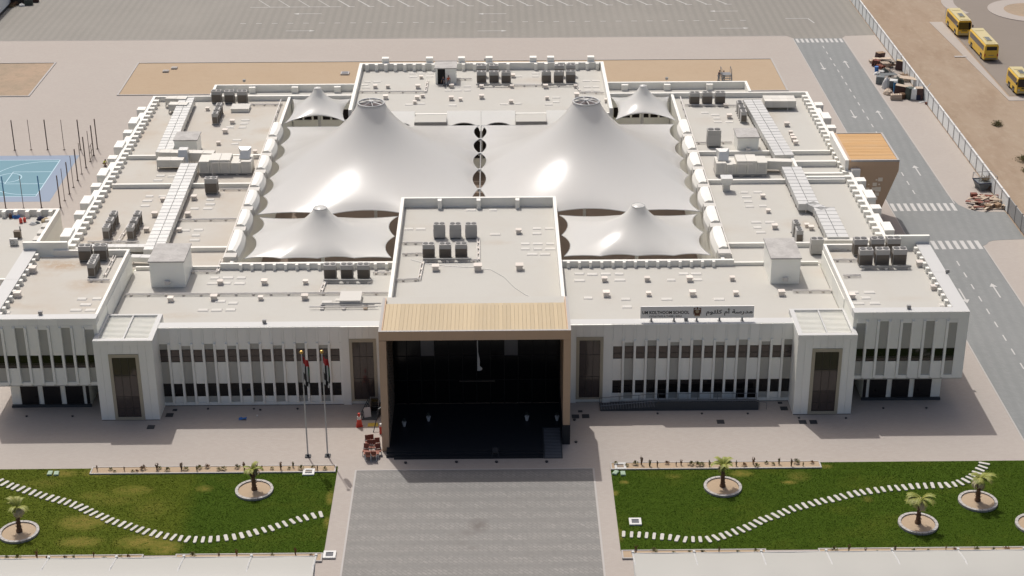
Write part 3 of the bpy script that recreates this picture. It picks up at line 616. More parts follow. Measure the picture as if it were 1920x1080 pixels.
for a, c in ((-4.94, .05), (.08, 5.08), (-13.5, -9.62), (9.62, 14.5)):
    # sloping white apron from the roof edge down to the tent, cut by an arch at its foot
    xm = (a+c)/2; hw = min(2.3, (c-a)/2-.1); b = MB()
    def AP(x, v, k=0): return (x, 71.9-3.2*v, 9.25-2.0*v-k)
    xs = [a, xm-hw]+[xm-hw*math.cos(math.pi*q/12) for q in range(1, 12)]+[xm+hw, c]
    vs = [1.0, 1.0]+[1-.42*math.sin(math.pi*q/12) for q in range(1, 12)]+[1.0, 1.0]
    for q in range(len(xs)-1):
        P = [AP(xs[q], 0), AP(xs[q], vs[q]), AP(xs[q+1], vs[q+1]), AP(xs[q+1], 0)]; Q = [AP(xs[q], 0, .12), AP(xs[q], vs[q], .12), AP(xs[q+1], vs[q+1], .12), AP(xs[q+1], 0, .12)]
        b.face(P); b.face(Q[::-1]); b.face([P[1], Q[1], Q[2], P[2]])
    b.build('apron', 'parapet_white', SB); bp('apron_seam', SB, 'vent_grey', c-.03, c+.03, 71.7, 71.88, 6, 9.2)
    bp('arch_glazing', SB, 'glass_dark', xm-hw, xm+hw, 71.5, 71.6, 2, 7.9)
def link_block(s):
    def X(a, b): return (min(s*a, s*b), max(s*a, s*b))
    o = volume('link_block', 'white_clad', *X(19.42, 40.8), 79.52, 84.4, 0, 8.34)
    bp('roof', o, 'roof_white', *X(19.45, 40.4), 79.9, 84.0, 8.345, 8.4)
    bp('parapet', o, 'parapet_white', *X(19.42, 40.8), 84.0, 84.4, 8.345, 9.5); bp('parapet', o, 'parapet_white', *X(40.4, 40.8), 79.52, 84.0, 8.345, 9.5)
    bp('parapet', o, 'parapet_white', *X(19.42, 29), 79.1, 79.5, 8.0, 9.35)
    for x in (22.0, 28.5, 35.0): bp('gusset', o, 'parapet_white', *X(x-.5, x+.5), 83.3, 83.99, 8.4, 9.3)
    # glazed wall of the small court
    b = MB(); b.box(*X(19.5, 28.5), 79.0, 79.08, .0, 8.0); b.build('court_wall', 'white_clad', o)
    for k in range(6): window(o, s*(20.6+1.4*k), 5.6, 7.2, 1.1, 78.95, 'glass_dark', ())
    return o
for s in (-1, 1): link_block(s)
# roof stair boxes
def stair_box(x0, x1, y0, y1, zt, door=None, zr=RF):
    o = volume('roof_stair_box', 'panel_white', x0, x1, y0, y1, zr-.02, zt-.16)
    bp('roof', o, 'box_roof', x0-.12, x1+.12, y0-.12, y1+.12, zt-.155, zt)
    if door == 'l': bp('door', o, 'frame_dark', x0-.05, x0-.002, y0+1.2, y0+2.1, zr, zr+2.1)
    if door == 'f': bp('door', o, 'black', x0+.35, x0+1.5, y0-.06, y0-.002, zr, zr+2.5)
    b = MB(); b.tube(((x0+x1)/2, y0-.25, zr+.7), ((x0+x1)/2, y0-.002, zr+.7), .12); b.box((x0+x1)/2-.3, (x0+x1)/2+.3, y0-.5, y0-.2, zr+.5, zr+.9)
    b.build('spout', 'pipe_white', o)
stair_box(-37.2, -33.3, 12.3, 17.3, 11.85, 'l'); stair_box(33.5, 36.8, 11.9, 17.5, 11.85)
stair_box(-41.9, -38.8, 55.3, 58.6, 11.0); stair_box(35.4, 38.3, 54.8, 58.4, 11.0); stair_box(-7.1, -3.9, 87.3, 90.6, 11.0, 'f', 8.4)
# bronze clad block on the right flank
BK = thing('tmp', 'x', 'x'); del BK['label']; del BK['category']; BK.name = 'lecture_block'; BK.parent = SCH
b = MB(); prof = [(49.32, 0), (52.6, 0), (55.72, 9.2), (55.72, 10.5), (49.32, 10.5)]; ya, yb = 46.1, 56.9
b.face([(x, ya, z) for x, z in prof], 0); b.face([(x, yb, z) for x, z in prof][::-1], 0)
for k in range(5):
    (xa, za), (xb, zb) = prof[k], prof[(k+1) % 5]
    b.face([(xa, ya, za), (xa, yb, za), (xb, yb, zb), (xb, ya, zb)], 0)
b.build('cladding', 'bronze', BK)
bp('rim', BK, 'kerb', 49.32, 55.72, ya, ya+.25, 10.502, 10.75); bp('rim', BK, 'kerb', 49.32, 55.72, yb-.2, yb, 10.502, 10.75); bp('rim', BK, 'kerb', 55.47, 55.72, ya+.25, yb-.2, 10.502, 10.75); bp('rim', BK, 'parapet_white', 48.5, 49.0, ya, yb, 9.36, 10.75); bp('rim', BK, 'bronze', 49.01, 49.31, ya, yb, 9.36, 10.75)
for k in range(22):
    y = ya+.26+(yb-ya-.47)*k/22; bp('plank', BK, 'wood_orange', 49.33, 55.46, y+.01, y+(yb-ya-.47)/22-.01, 10.51, 10.66+random.uniform(-.012, .012))
rs = random.Random(3)
for (px, pz, r) in [(50.6, 7.95, .1), (51.3, 8, .12), (52.9, 7.95, .1), (53.4, 8.0, .26), (50.5, 7.3, .1), (51.2, 7.3, .24), (51.9, 7.3, .08), (52.7, 7.3, .24), (53.3, 7.3, .1), (50.4, 6.7, .2), (51.1, 6.6, .32), (51.8, 6.65, .2), (52.6, 6.65, .22), (53.2, 6.6, .32), (51.05, 5.9, .2), (51.7, 5.95, .34), (52.5, 5.9, .22), (53.1, 5.9, .24), (51.6, 5.2, .3), (52.4, 5.2, .22), (53.0, 5.3, .2), (51.6, 4.7, .28)]:
    bp('lit_hole_patch', BK, 'lit_hole_tan', px-r*1.15, px+r*1.15, ya-.03, ya-.002, pz-r, pz+r)  # flat plates on the wall, coloured as holes with light in them
# ------------------------------------------------------------------ annex building at the left edge
AN = thing('annex_building', 'low white annex with flat roof beside the blue ball court', 'building')
b = MB(); b.box(-95, -56.1, 25.0, 46.4, 0, 3.64); b.build('wall', 'white_clad', AN)
bp('roof', AN, 'roof_white', -94.6, -56.5, 25.4, 46.0, 3.645, 3.7); parapet(AN, -95, -56.1, 25, 46.4, 3.645, 4.6, sides='lrb'); bp('parapet', AN, 'parapet_white', -94.6, -56.5, 25.0, 25.4, 3.645, 3.95)
gusset_row(AN, 'x', -80.5, -57.2, 46.0, -1, 3.7, 4.58, 1.5, .7, .5)
for k in range(7): bp('coping_block', AN, 'pad_white', -57.4, -56.52, 30+2.2*k, 31.4+2.2*k, 3.7, 4.2)
# ------------------------------------------------------------------ tensile tents
def edge(p, q, n, sag, inward, zsag=0.0, att=None, m=9):
    """scalloped edge from p to q with n bays (or at given fractions), bulging inward between the fixings"""
    p = Vector(p); q = Vector(q); fr = att or [k/n for k in range(n+1)]; out = []
    for i in range(len(fr)-1):
        sg = sag[i] if isinstance(sag, (list, tuple)) else sag
        for k in range(m):
            u = k/m; t = fr[i]+(fr[i+1]-fr[i])*u; P = p.lerp(q, t); a = 4*u*(1-u)
            D = Vector(inward)*sg*a; D.z += zsag*a; out.append((P, D))
    return out
def tent(name, label, c, zr, r0, bound, group, hole=True, ns=26):
    T = thing(name, label, 'tent canopy', (c[0], c[1], 0), 0, group)
    C = Vector((c[0], c[1], 0)); nc = len(bound)
    P0 = np.array([(P.x-c[0], P.y-c[1], P.z) for P, D in bound]); DD = np.array([tuple(D) for P, D in bound])
    rb = np.hypot(P0[:, 0], P0[:, 1]); ux, uy = P0[:, 0]/rb, P0[:, 1]/rb
    tt = ((np.arange(ns+1)/ns)**1.7)[:, None]; rr = r0+(rb-r0)[None]*tt; X = ux*rr; Y = uy*rr
    # relax a tight skin between the ring and the edge (linear elements, conjugate gradients)
    N = (ns+1)*nc; ii, jj = np.meshgrid(np.arange(ns), np.arange(nc), indexing='ij'); q00 = (ii*nc+jj).ravel(); q01 = (ii*nc+(jj+1) % nc).ravel(); q10 = q00+nc; q11 = q01+nc
    xf, yf = X.ravel(), Y.ravel(); EI, EJ, EW = [], [], []
    for T3, wgt in (((q00, q01, q11), .5), ((q00, q11, q10), .5), ((q00, q01, q10), .5), ((q01, q11, q10), .5)):
        for k in range(3):
            p_, q_, o_ = T3[k], T3[(k+1) % 3], T3[(k+2) % 3]
            ax, ay, bx_, by_ = xf[p_]-xf[o_], yf[p_]-yf[o_], xf[q_]-xf[o_], yf[q_]-yf[o_]
            EI.append(p_); EJ.append(q_); EW.append(wgt*.5*(ax*bx_+ay*by_)/(np.abs(ax*by_-ay*bx_)+1e-9))
    EI = np.concatenate(EI); EJ = np.concatenate(EJ); EW = np.concatenate(EW)
    fr_ = np.ones(N); fr_[:nc] = 0; fr_[-nc:] = 0
    def A(h):
        d = EW*(h[EI]-h[EJ]); return (np.bincount(EI, d, N)-np.bincount(EJ, d, N))*fr_
    h = np.tile(1-tt, (1, nc)).astype(float).ravel(); r_ = -A(h); p_ = r_.copy(); rs_ = (r_*r_).sum()
    for it in range(500):
        q_ = A(p_); al = rs_/((p_*q_).sum()+1e-30); h += al*p_; r_ -= al*q_; n_ = (r_*r_).sum()
        if n_ < 1e-9: break
        p_ = r_+n_/rs_*p_; rs_ = n_
    h = h.reshape(ns+1, nc)
    g = np.clip(h, 0, 1)**.84; Z = P0[:, 2]+(zr-P0[:, 2])*g; wq = tt**5
    X = X+DD[:, 0]*wq; Y = Y+DD[:, 1]*wq; Z = Z+DD[:, 2]*wq
    rows = [[(X[i, j], Y[i, j], Z[i, j]) for j in range(nc)] for i in range(ns+1)]
    b = MB(); b.grid(rows, 0, True); b.build('membrane', 'membrane', T, smooth=True)
    # edge rope and top ring
    b = MB(); n = len(bound)
    for k in range(0, n):
        P, Q = bound[k][0]+bound[k][1]-C, bound[(k+1) % n][0]+bound[(k+1) % n][1]-C; b.tube(P, Q, .055, 4)
    b.build('edge_rope', 'steel_white', T)
    b = MB(); k_ = 28; re_ = .13 if hole else .05; rr = []
    for q in range(k_):
        a = 2*math.pi*q/k_; rr.append([((r0+e*math.cos(f))*math.cos(a), (r0+e*math.cos(f))*math.sin(a), zr+.02+e*math.sin(f)) for e, f in ((re_, 0), (re_, 1.26), (re_, 2.5), (re_, 3.77), (re_, 5.03))])
    rr.append(rr[0]); b.grid(rr, 0, True); b.build('ring', 'steel_white', T, smooth=True)
    if hole:
        for q in range(8):
            a = 2*math.pi*q/8+.2; s_ = MB(); s_.tube((.25*math.cos(a), .25*math.sin(a), zr+.18), (r0*math.cos(a), r0*math.sin(a), zr+.05), .065, 5); s_.build('spoke', 'steel_white', T)
        s_ = MB(); s_.cyl((0, 0, zr+.05), .3, .25, 12); s_.build('hub', 'steel_white', T)
        s_ = MB(); s_.cyl((0, 0, zr-.35), r0*.97, .04, 20); s_.build('ring_shade_disc', 'shade_mauve', T)  # dark disc added across the open ring to stand for the shade inside
    else:
        s_ = MB(); s_.grid([[(r0*q*math.cos(a*.2618), r0*q*math.sin(a*.2618), zr+.22*(1-q*q)) for a in range(24)] for q in (1.0, .8, .55, .3, .02)], 0, True); s_.build('cap', 'membrane', T, smooth=True)
    s_ = MB(); s_.cyl((0, 0, .02), .22, zr-(1.4 if hole else .2), 12); s_.build('mast', 'steel_white', T)
    return T
oa = [18.9, 27.0, 33.6, 40.2, 46.6, 53.0, 59.6, 66.9]
for s in (-1, 1):
    side = 'left' if s < 0 else 'right'
    fr = [(v-33.9)/(67.1-33.9) for v in (33.9, 40.2, 46.6, 53.0, 59.6, 67.1)]
    cf = [(v-33.9)/(67.2-33.9) for v in (33.9, 42.1, 49.3, 55.6, 61.4, 67.2)]
    bd = edge((s*27.9, 33.9, 8.6), (s*27.9, 67.1, 8.6), 0, .95, (-s, 0, 0), .1, fr)
    bd += edge((s*27.9, 67.1, 8.6), (s*.12, 67.2, 8.6), 3, [.0, .0, .05], (0, -1, 0))
    bd += edge((s*.12, 67.2, 8.6), (s*.12, 33.9, 8.6), 0, .82, (s, 0, 0), .1, cf[::-1] and [1-v for v in cf[::-1]])
    bd += edge((s*.12, 33.9, 8.6), (s*27.9, 33.9, 8.6), 3, [.2, .9, .35], (0, 1, 0), .15)
    tent('peaked_tent', 'large white peaked tent on the %s with an open spoked ring on top' % side, (s*14.25, 49.9), 17.9, 1.75, bd, 'large peaked tents over the courtyards')
    # small tents in front
    bd = edge((s*27.5, 18.9, 9.15), (s*27.5, 33.2, 8.5), 0, .95, (-s, 0, 0), .1, [0, .54, 1])
    bd += edge((s*27.5, 33.2, 8.5), (s*10.2, 33.2, 8.5), 2, .55, (0, -1, 0))
    bd += edge((s*10.2, 33.2, 8.5), (s*10.2, 18.9, 9.15), 2, .9, (s, 0, 0), .1)
    bd += edge((s*10.2, 18.9, 9.15), (s*27.5, 18.9, 9.15), 4, [.25, .5, .25, .5], (0, 1, 0))
    tent('peaked_tent', 'small white peaked tent just behind the front roof on the %s' % side, (s*19.1+.2, 24.9), 13.1, .8, bd, 'small peaked tents', False)
    bd = edge((s*28.3, 67.8, 8.9), (s*28.3, 78.8, 8.9), 1, .75, (-s, 0, 0))
    bd += edge((s*28.3, 78.8, 8.9), (s*19.6, 78.8, 8.9), 1, .7, (0, -1, 0))
    bd += edge((s*19.6, 78.8, 8.9), (s*19.6, 68.4, 8.9), 1, .75, (s, 0, 0))
    bd += edge((s*19.6, 68.4, 8.9), (s*28.3, 67.8, 8.9), 1, 2.1, (0, 1, 0), .35)
    tent('peaked_tent', 'small white peaked tent beside the service roof at the back %s' % side, (s*23.9, 73.6), 12.3, .5, bd, 'small peaked tents', False)
T = thing('ridge_cable', 'thin ridge cable with clamps running between the two large tents', 'cable', (0.1, 54, 0))
b = MB(); b.tube((0, -20, 8.45), (0, 13.3, 8.45), .09); b.build('cable', 'steel_grey', T)
for v in (42.1, 49.3, 55.6, 61.4): b = MB(); b.box(-.3, .3, v-54.15, v-53.85, 8.3, 8.7); b.build('clamp', 'steel_white', T)
# ------------------------------------------------------------------ condensers on the roofs
def make_condenser(coil='ac_coil'):
    t = thing('condenser', 'x', 'air conditioner')
    b = MB(); b.box(-.64, .64, -.40, .40, .14, 1.72); b.box(-.64, .64, -.415, -.40, 1.22, 1.72); b.build('cabinet', 'ac_case', t)
    b = MB(); b.box(-.60, .60, -.425, -.401, .2, 1.20)
    for k in range(9): b.box(-.595+.132*k, -.578+.132*k, -.435, -.426, .2, 1.2)
    b.build('coil_grille', coil, t)
    for q in (-1, 1): b = MB(); b.box(q*.642, q*.665, -.34, .34, .25, 1.2); b.build('side_grille', coil, t)
    for q in (-1, 1):
        b = MB(); b.cyl((q*.31, 0, 1.722), .27, .05, 16); b.build('fan_guard', 'ac_fan', t)
    b = MB(); b.box(-.6, -.5, -.5, .5, 0, .14); b.box(.5, .6, -.5, .5, 0, .14); b.build('foot_rail', 'steel_grey', t)
    return t
CD = make_condenser(); CDL = make_condenser('ac_case'); used = {id(CD): False, id(CDL): False}
def condenser(x, y, z, rz, label, group, src=None, sc=1.0):
    src = src or CD
    if src is CD and not used[id(CD)]: o = src; used[id(CD)] = True; o.location = (x, y, z); o.rotation_euler = (0, 0, rz); o['label'] = label; o['group'] = group; o.scale = (sc,)*3; return o
    if src is CDL and not used[id(CDL)]: o = src; used[id(CDL)] = True; o.location = (x, y, z); o.rotation_euler = (0, 0, rz); o['label'] = label; o['group'] = group; o.scale = (sc,)*3; return o
    return copy_thing(src, label, (x, y, z), rz, group, sc)
def cond_row(pts, z, where, rz=0, src=None, sc=1.0, recede=False, dy=.4):
    n = len(pts); grp = 'condensers '+where
    for i, (px, py) in enumerate(pts):
        x, y = G(px, py, z)
        if recede: lab = 'grey condenser %s, %s' % (where, ['nearest of the row', 'second from the near end', 'third from the near end', 'fourth from the near end'][i])
        elif n == 1: lab = 'grey condenser '+where
        else: lab = 'grey condenser %s, %s of %d' % (where, ['left', 'middle', 'right'][i] if n == 3 else ['left', 'right'][i], n)
        condenser(x, y+dy, z, rz, lab, grp if n > 1 else None, src, sc)
def cond_recede(px, py, z, n, where, step=1.45, lean=0.0, sc=1.0, rz=R_(90)):
    x, y = G(px, py, z)
    for i in range(n):
        lab = 'grey condenser %s, %s' % (where, ['nearest of the row', 'second from near end', 'third from near end'][i])
        condenser(x+lean*i, y+.62+step*i, z, rz, lab, 'condensers '+where, None, sc)
Z8 = 8.4
cond_row([(903, 157), (926.5, 157), (949, 157.5)], Z8, 'in the front row on the service roof, centre', sc=1.12)
cond_row([(903, 145), (926, 145)], Z8, 'in the back row on the service roof, centre', sc=1.12)
cond_row([(1024.5, 157), (1047.5, 157), (1070, 156)], Z8, 'in the front row on the service roof, right', sc=1.12)
cond_row([(1048.5, 145), (1070, 144)], Z8, 'in the back row on the service roof, right', sc=1.12)
cond_row([(406.5, 194), (430.7, 194.5), (454.8, 194.5)], RF, 'at back of left wing roof', sc=1.12)
cond_row([(1302, 197.5), (1326, 197), (1350, 197)], RF, 'at back of right wing roof', sc=1.12)
cond_recede(403.6, 234.5, RF, 3, 'at back of left wing, sideways row', 1.9)
cond_recede(1394, 231, RF, 3, 'at back of right wing, sideways row', 2.0)
cond_row([(397, 364)], RF, 'standing alone before the left air handler', src=None, sc=1.25)
cond_row([(1338, 276)], RF, 'standing alone on right wing roof by the small stair box', src=CDL, sc=1.45)
cond_recede(200, 451, RF, 3, 'in outer double row on left wing', 2.1)
cond_recede(245.5, 451, RF, 3, 'in inner double row on left wing', 2.1)
cond_row([(161, 491), (190, 490)], 10.75, 'at back of left pavilion roof', sc=1.12)
cond_recede(172.5, 521, 10.75, 2, 'on left pavilion roof, sideways pair', 1.5)
cond_row([(824, 448), (854, 448), (883.5, 448)], 9.06, 'in back row on the hall roof', src=CDL, sc=1.08)
cond_row([(804, 486), (835, 486), (865, 485.5)], 9.06, 'in front row on the hall roof', sc=1.08)
cond_row([(619.5, 525), (651, 525), (682, 525)], RF, 'on the left front roof', sc=1.08)
cond_row([(1622.4, 500), (1653.3, 499.6), (1685.4, 499)], 10.75, 'in front row on right pavilion roof', sc=1.2)
cond_row([(1612, 480), (1643.7, 479), (1674, 478.5)], 10.75, 'in back row on right pavilion roof', sc=1.2)
cond_row([(1531, 478)], RF, 'standing alone by the right pavilion wall', src=CDL, sc=1.15)
cond_recede(1498.5, 457, RF, 2, 'sideways pair behind right stair box', 2.2)
t = thing('outdoor_unit', 'small white air conditioner with round fan on the annex roof', 'air conditioner', (*G(27, 460, 3.7), 3.7))
b = MB(); b.box(-.5, .5, -.2, .2, .1, .95); b.build('cabinet', 'plastic_white', t); b = MB()
for k in range(16): a = 6.283*k/16; b.box(-.15+.25*math.cos(a)-.03, -.15+.25*math.cos(a)+.03, -.23, -.2, .52+.25*math.sin(a)-.03, .52+.25*math.sin(a)+.03)
b.build('fan_guard', 'ac_fan', t); b = MB(); b.box(-.45, -.35, -.25, .25, 0, .1); b.box(.35, .45, -.25, .25, 0, .1); b.build('foot_rail', 'steel_grey', t)
t = thing('equipment_cabinet', 'brown metal cabinet with a short post on the annex roof', 'cabinet', (*G(34, 446, 3.7), 3.7))
b = MB(); b.box(-.42, .42, -.3, .3, .05, .95); b.box(-.46, .46, -.34, .34, .95, 1.0); b.build('case', 'bronze_dark', t); b = MB(); b.tube((.3, .35, 0), (.3, .35, 1.5), .09); b.build('post', 'steel_grey', t)
# steel rails under the rows of condensers
def rail(px0, py0, px1, py1, z, label):
    x0, y0 = G(px0, py0, z); x1, y1 = G(px1, py1, z); L = math.hypot(x1-x0, y1-y0); a = math.atan2(y1-y0, x1-x0)
    t = thing('steel_rail', label, 'steel rail', ((x0+x1)/2, (y0+y1)/2, z), a); b = MB(); b.box(-L/2, L/2, -.09, .09, .28, .48); b.build('beam', 'steel_grey', t); b = MB()
    for k in range(3): b.box(-L/2+.2+(L-.6)*k/2, -L/2+.5+(L-.6)*k/2, -.2, .2, 0, .28)
    b.build('pedestal', 'pipe_white', t)
rail(607, 531, 696, 531, RF, 'grey steel rail before the condensers on the left front roof')
rail(793, 492, 884, 491, 9.06, 'grey steel rail before the front condenser row on the hall roof')
rail(1612, 506, 1708, 505, 10.75, 'grey steel rail before the condensers on the right pavilion')
rail(893, 163, 957, 163, Z8, 'grey steel rail before the centre condensers on the service roof')
rail(1015, 163, 1080, 162, Z8, 'grey steel rail before the right condensers on the service roof')
# ------------------------------------------------------------------ small things on the roofs
PADM = None
def pads(where, z, pts):
    global PADM
    pts = sorted(pts); n = len(pts)
    if PADM is None:
        b = MB(); b.hexa([(-.6, -.36, 0), (.6, -.36, 0), (.6, .32, 0), (-.6, .32, 0), (-.53, -.24, .10), (.53, -.24, .10), (.53, .28, .10), (-.53, .28, .10)]); PADM = b.mesh('roof_pad', ['pad_white'])
    for i, (px, py) in enumerate(pts):
        o = bpy.data.objects.new('roof_pad', PADM); link(o); o.location = (*G(px, py, z), z); o.scale = (1+.12*math.sin(i*2.3), 1, 1)
        tag(o, 'low white block on the %s, %s of %d' % (where, nth(i+1, n), n), 'roof block', 'low white blocks on the '+where)
VM = None
def vents(where, z, pts, sc=1.0):
    global VM
    pts = sorted(pts); n = len(pts)
    if VM is None:
        b = MB(); b.box(-.27, .27, -.27, .27, 0, .42); b.box(-.34, .34, -.34, .34, .42, .52); a = b.mesh('vent_box', ['vent_grey'])
        VM = a
    for i, (px, py) in enumerate(pts):
        o = bpy.data.objects.new('vent_box', VM); link(o); o.location = (*G(px, py, z), z); o.scale = (sc*(1+.15*math.sin(i*1.7)),)*3
        tag(o, 'small beige vent box on the %s, %s of %d' % (where, nth(i+1, n), n), 'roof vent', 'vent boxes on the '+where)
def cv(ox, oy, k, pts): return [(ox+a/k, oy+b/k) for a, b in pts]
pads('left front roof', RF, cv(240, 430, 5.683, [(925, 522), (1067, 520), (1210, 520), (900, 580), (1050, 578), (1190, 580), (985, 770), (1120, 790), (800, 865), (945, 865), (1095, 862)])+[(613, 567), (639, 563)])
vents('left front roof', RF, cv(240, 430, 5.683, [(985, 585), (1455, 583), (455, 765), (918, 750), (1415, 750)])+[(573, 532), (571.7, 561)])
pads('right front roof', RF, cv(640, 360, 3, [(1338, 462), (1412, 465), (1487, 463), (1562, 463), (1340, 500), (1567, 497), (1855, 497), (1600, 605), (1830, 605), (1608, 648), (1388, 598)])+cv(1280, 360, 3, [(5, 462), (75, 462), (85, 495), (205, 605)]))
vents('right front roof', RF, cv(640, 360, 3, [(1480, 502), (1720, 500), (1490, 585), (1728, 582)])+cv(1280, 360, 3, [(38, 500), (278, 496), (55, 582), (298, 580), (555, 580)]))
pads('hall roof', 9.06, cv(640, 360, 3, [(730, 75), (853, 75), (730, 103), (853, 103), (378, 210), (447, 210), (1100, 207), (1170, 207), (1100, 235), (865, 240), (1035, 293), (1105, 293), (1175, 293), (1035, 322), (1105, 322), (1175, 322), (1075, 352), (1147, 352)]))
vents('hall roof', 9.06, cv(640, 360, 3, [(530, 440), (768, 440), (1002, 436), (997, 232), (790, 60)]), 1.25)
pads('right pavilion roof', 10.75, cv(1540, 420, 5.4, [(325, 695), (485, 695), (450, 752), (375, 808), (540, 806), (1240, 823)]))
vents('right pavilion roof', 10.75, cv(1540, 420, 5.4, [(993, 425), (1133, 662), (310, 750)]))
pads('left pavilion roof', 10.75, cv(0, 380, 4.911, [(755, 890), (895, 887), (790, 942), (700, 993), (835, 993), (45, 1015)]))
vents('left pavilion roof', 10.75, cv(0, 380, 4.911, [(303, 640), (165, 865)]), 1.15)
pads('left wing roof', RF, cv(130, 290, 6, [(1030, 240), (1165, 245), (1000, 290), (905, 470), (880, 522), (855, 577), (1050, 470), (1585, 510), (1585, 560), (1410, 610), (1560, 610), (1455, 850), (1425, 910), (1410, 965), (1310, 855)])+cv(380, 140, 6.353, [(510, 545), (495, 585), (475, 632), (325, 630), (410, 782), (385, 828)]))
vents('left wing roof', RF, cv(130, 290, 6, [(965, 695), (1335, 695), (1055, 525), (1405, 505), (1240, 865), (870, 865)])+cv(380, 140, 6.353, [(60, 425), (270, 695), (355, 580), (190, 835), (625, 935)]))
pads('right wing roof', RF, cv(1270, 240, 4.908, [(615, 595), (740, 593), (635, 637), (650, 680), (665, 725), (785, 720), (725, 870), (850, 870), (735, 918), (765, 963)])+cv(1120, 130, 6.354, [(1405, 545), (1420, 588), (1435, 630), (1570, 630), (1280, 520)]))
vents('right wing roof', RF, cv(1270, 240, 4.908, [(785, 645), (835, 778), (895, 925), (1190, 910), (1230, 935)])+cv(1120, 130, 6.354, [(1570, 580), (1530, 450)])+cv(1360, 130, 5.4, [(660, 655), (675, 690), (690, 725), (710, 760), (620, 575)]))
pads('service roof', Z8, cv(660, 100, 7.2, [(820, 275), (940, 275), (1060, 275), (830, 320), (1050, 315), (215, 387), (340, 387), (170, 430), (190, 465), (1420, 450), (1560, 450), (1300, 505), (1430, 505), (1560, 505), (770, 695), (940, 683), (1360, 705)])+cv(900, 100, 7.2, [(520, 315), (750, 315), (750, 275), (1435, 375), (1565, 375), (1445, 455), (1565, 455), (1455, 505), (1575, 505), (1030, 600), (1030, 660), (930, 695), (515, 683), (330, 690)]))
vents('service roof', Z8, cv(660, 100, 7.2, [(315, 470), (485, 470), (890, 472), (935, 340), (455, 615), (880, 625), (850, 680), (1345, 465), (1750, 610), (1750, 470), (955, 595), (1340, 630), (1465, 640)])+cv(900, 100, 7.2, [(430, 465), (885, 470), (1290, 465), (420, 675), (905, 625), (1305, 585), (445, 325), (1710, 660)]))
def slab(px, py, z, w_, d_, h, label):
    t = thing('roof_plinth', label, 'roof plinth', (*G(px, py, z), z)); b = MB(); b.box(-w_/2, w_/2, -d_/2, d_/2, 0, h); b.build('block', 'parapet_white', t); b = MB(); b.box(-w_/2-.06, w_/2+.06, -d_/2-.06, d_/2+.06, h, h+.07); b.build('capping', 'pad_white', t)
slab(658, 564, RF, 2.3, 2.4, .55, 'large white roof plinth beside the portal on the left front roof')
slab(451.6, 206, RF, 2.6, 2.4, .5, 'large flat white plinth behind the condensers on the left wing')
# pipes
def pipe_run(label, z, pts, r=.06, n2=2, gap=.28, h=.22, m='pipe_white', every=2.1):
    P = [Vector((*G(a, c, z), z+h)) for a, c in pts]
    t = thing('pipe_run', label, 'pipe', tuple(P[0].xy)+(z,)); O = Vector((P[0].x, P[0].y, z))
    for q in range(n2):
        b = MB()
        for i in range(len(P)-1):
            d = (P[i+1]-P[i]).normalized(); nrm = Vector((-d.y, d.x, 0))*gap*(q-(n2-1)/2)
            b.tube(P[i]+nrm-O-d*.05, P[i+1]+nrm-O+d*.05, r, 6)
        b.build('pipe', m, t)
    b = MB()
    for i in range(len(P)-1):
        L = (P[i+1]-P[i]).length; k = int(L/every)
        for j in range(k+1):
            Q = P[i].lerp(P[i+1], (j+.3)/(k+1))-O; b.box(Q.x-.12, Q.x+.12, Q.y-.22, Q.y+.22, 0, h-.02)
    b.build('pipe_support', 'vent_grey', t)
pipe_run('long double pipe across the left front roof in front of the stair box', RF, [(236, 555), (728, 552)])
pipe_run('double pipe bending from left stair box towards the small tent', RF, [(352, 512), (408, 512), (416, 490)])
pipe_run('double pipe round the hall roof condensers', 9.06, [(755, 458), (792, 458)], n2=2)
pipe_run('pipe loop behind the front condensers on the hall roof', 9.06, [(755, 479), (795, 478)], n2=2)
pipe_run('pipe loop at the left edge of the hall roof', 9.06, [(793, 492), (786, 526), (740, 528)], n2=2)
pipe_run('pipe loop right of the hall roof condensers', 9.06, [(884, 491), (897, 490), (897, 450)], n2=2)
pipe_run('double pipe between the condensers and the portal roof', RF, [(700, 514), (735, 514)])
pipe_run('pipe running forward from the left front condensers', RF, [(609, 532), (601, 552)])
pipe_run('double pipe along the right stair box to the pavilion', RF, [(1487, 548), (1560, 548), (1562, 500)])
pipe_run('double pipe left of the right pavilion condensers', 10.75, [(1562, 490), (1612, 490)])
pipe_run('double pipe before the right pavilion condensers', 10.75, [(1582, 520), (1613, 519)])
pipe_run('double pipe behind the right pavilion condensers', 10.75, [(1560, 470), (1605, 468)])
pipe_run('double pipe across the left wing roof', RF, [(330, 415), (443, 413)])
pipe_run('double pipe right of the lone left condenser', RF, [(412, 357), (468, 357)])
pipe_run('long double pipe on the left part of the service roof', Z8, [(672, 174), (798, 174), (802, 152)])
pipe_run('double pipe between the two condenser groups of the service roof', Z8, [(955, 162), (1020, 162)])
pipe_run('double pipe right end of the service roof', Z8, [(1078, 160), (1090, 175), (1132, 176)])
pipe_run('double pipe beside the service roof stair box', Z8, [(850, 150), (884, 150)])
pipe_run('double pipe along the back of the left wing', RF, [(470, 198), (530, 198)])
pipe_run('double pipe along the back of the right wing', RF, [(1285, 199), (1380, 200)])
pipe_run('double pipe left of the lone right condenser', RF, [(1303, 270), (1372, 269)])
pipe_run('double pipe below the outer double rows on left wing', RF, [(165, 456), (260, 456)])
pipe_run('pipe between the double condenser rows on left wing', RF, [(222, 455), (250, 412)], n2=2)
pipe_run('pipe before the sideways pair on left pavilion', 10.75, [(165, 528), (205, 528)])
pipe_run('pipe along the right edge of left pavilion roof', 10.75, [(196, 520), (222, 470)])
t = thing('pipe_bundle', 'grey pipes lying on timber blocks near the portal on the left front roof', 'pipe', (*G(645, 578, RF), RF))
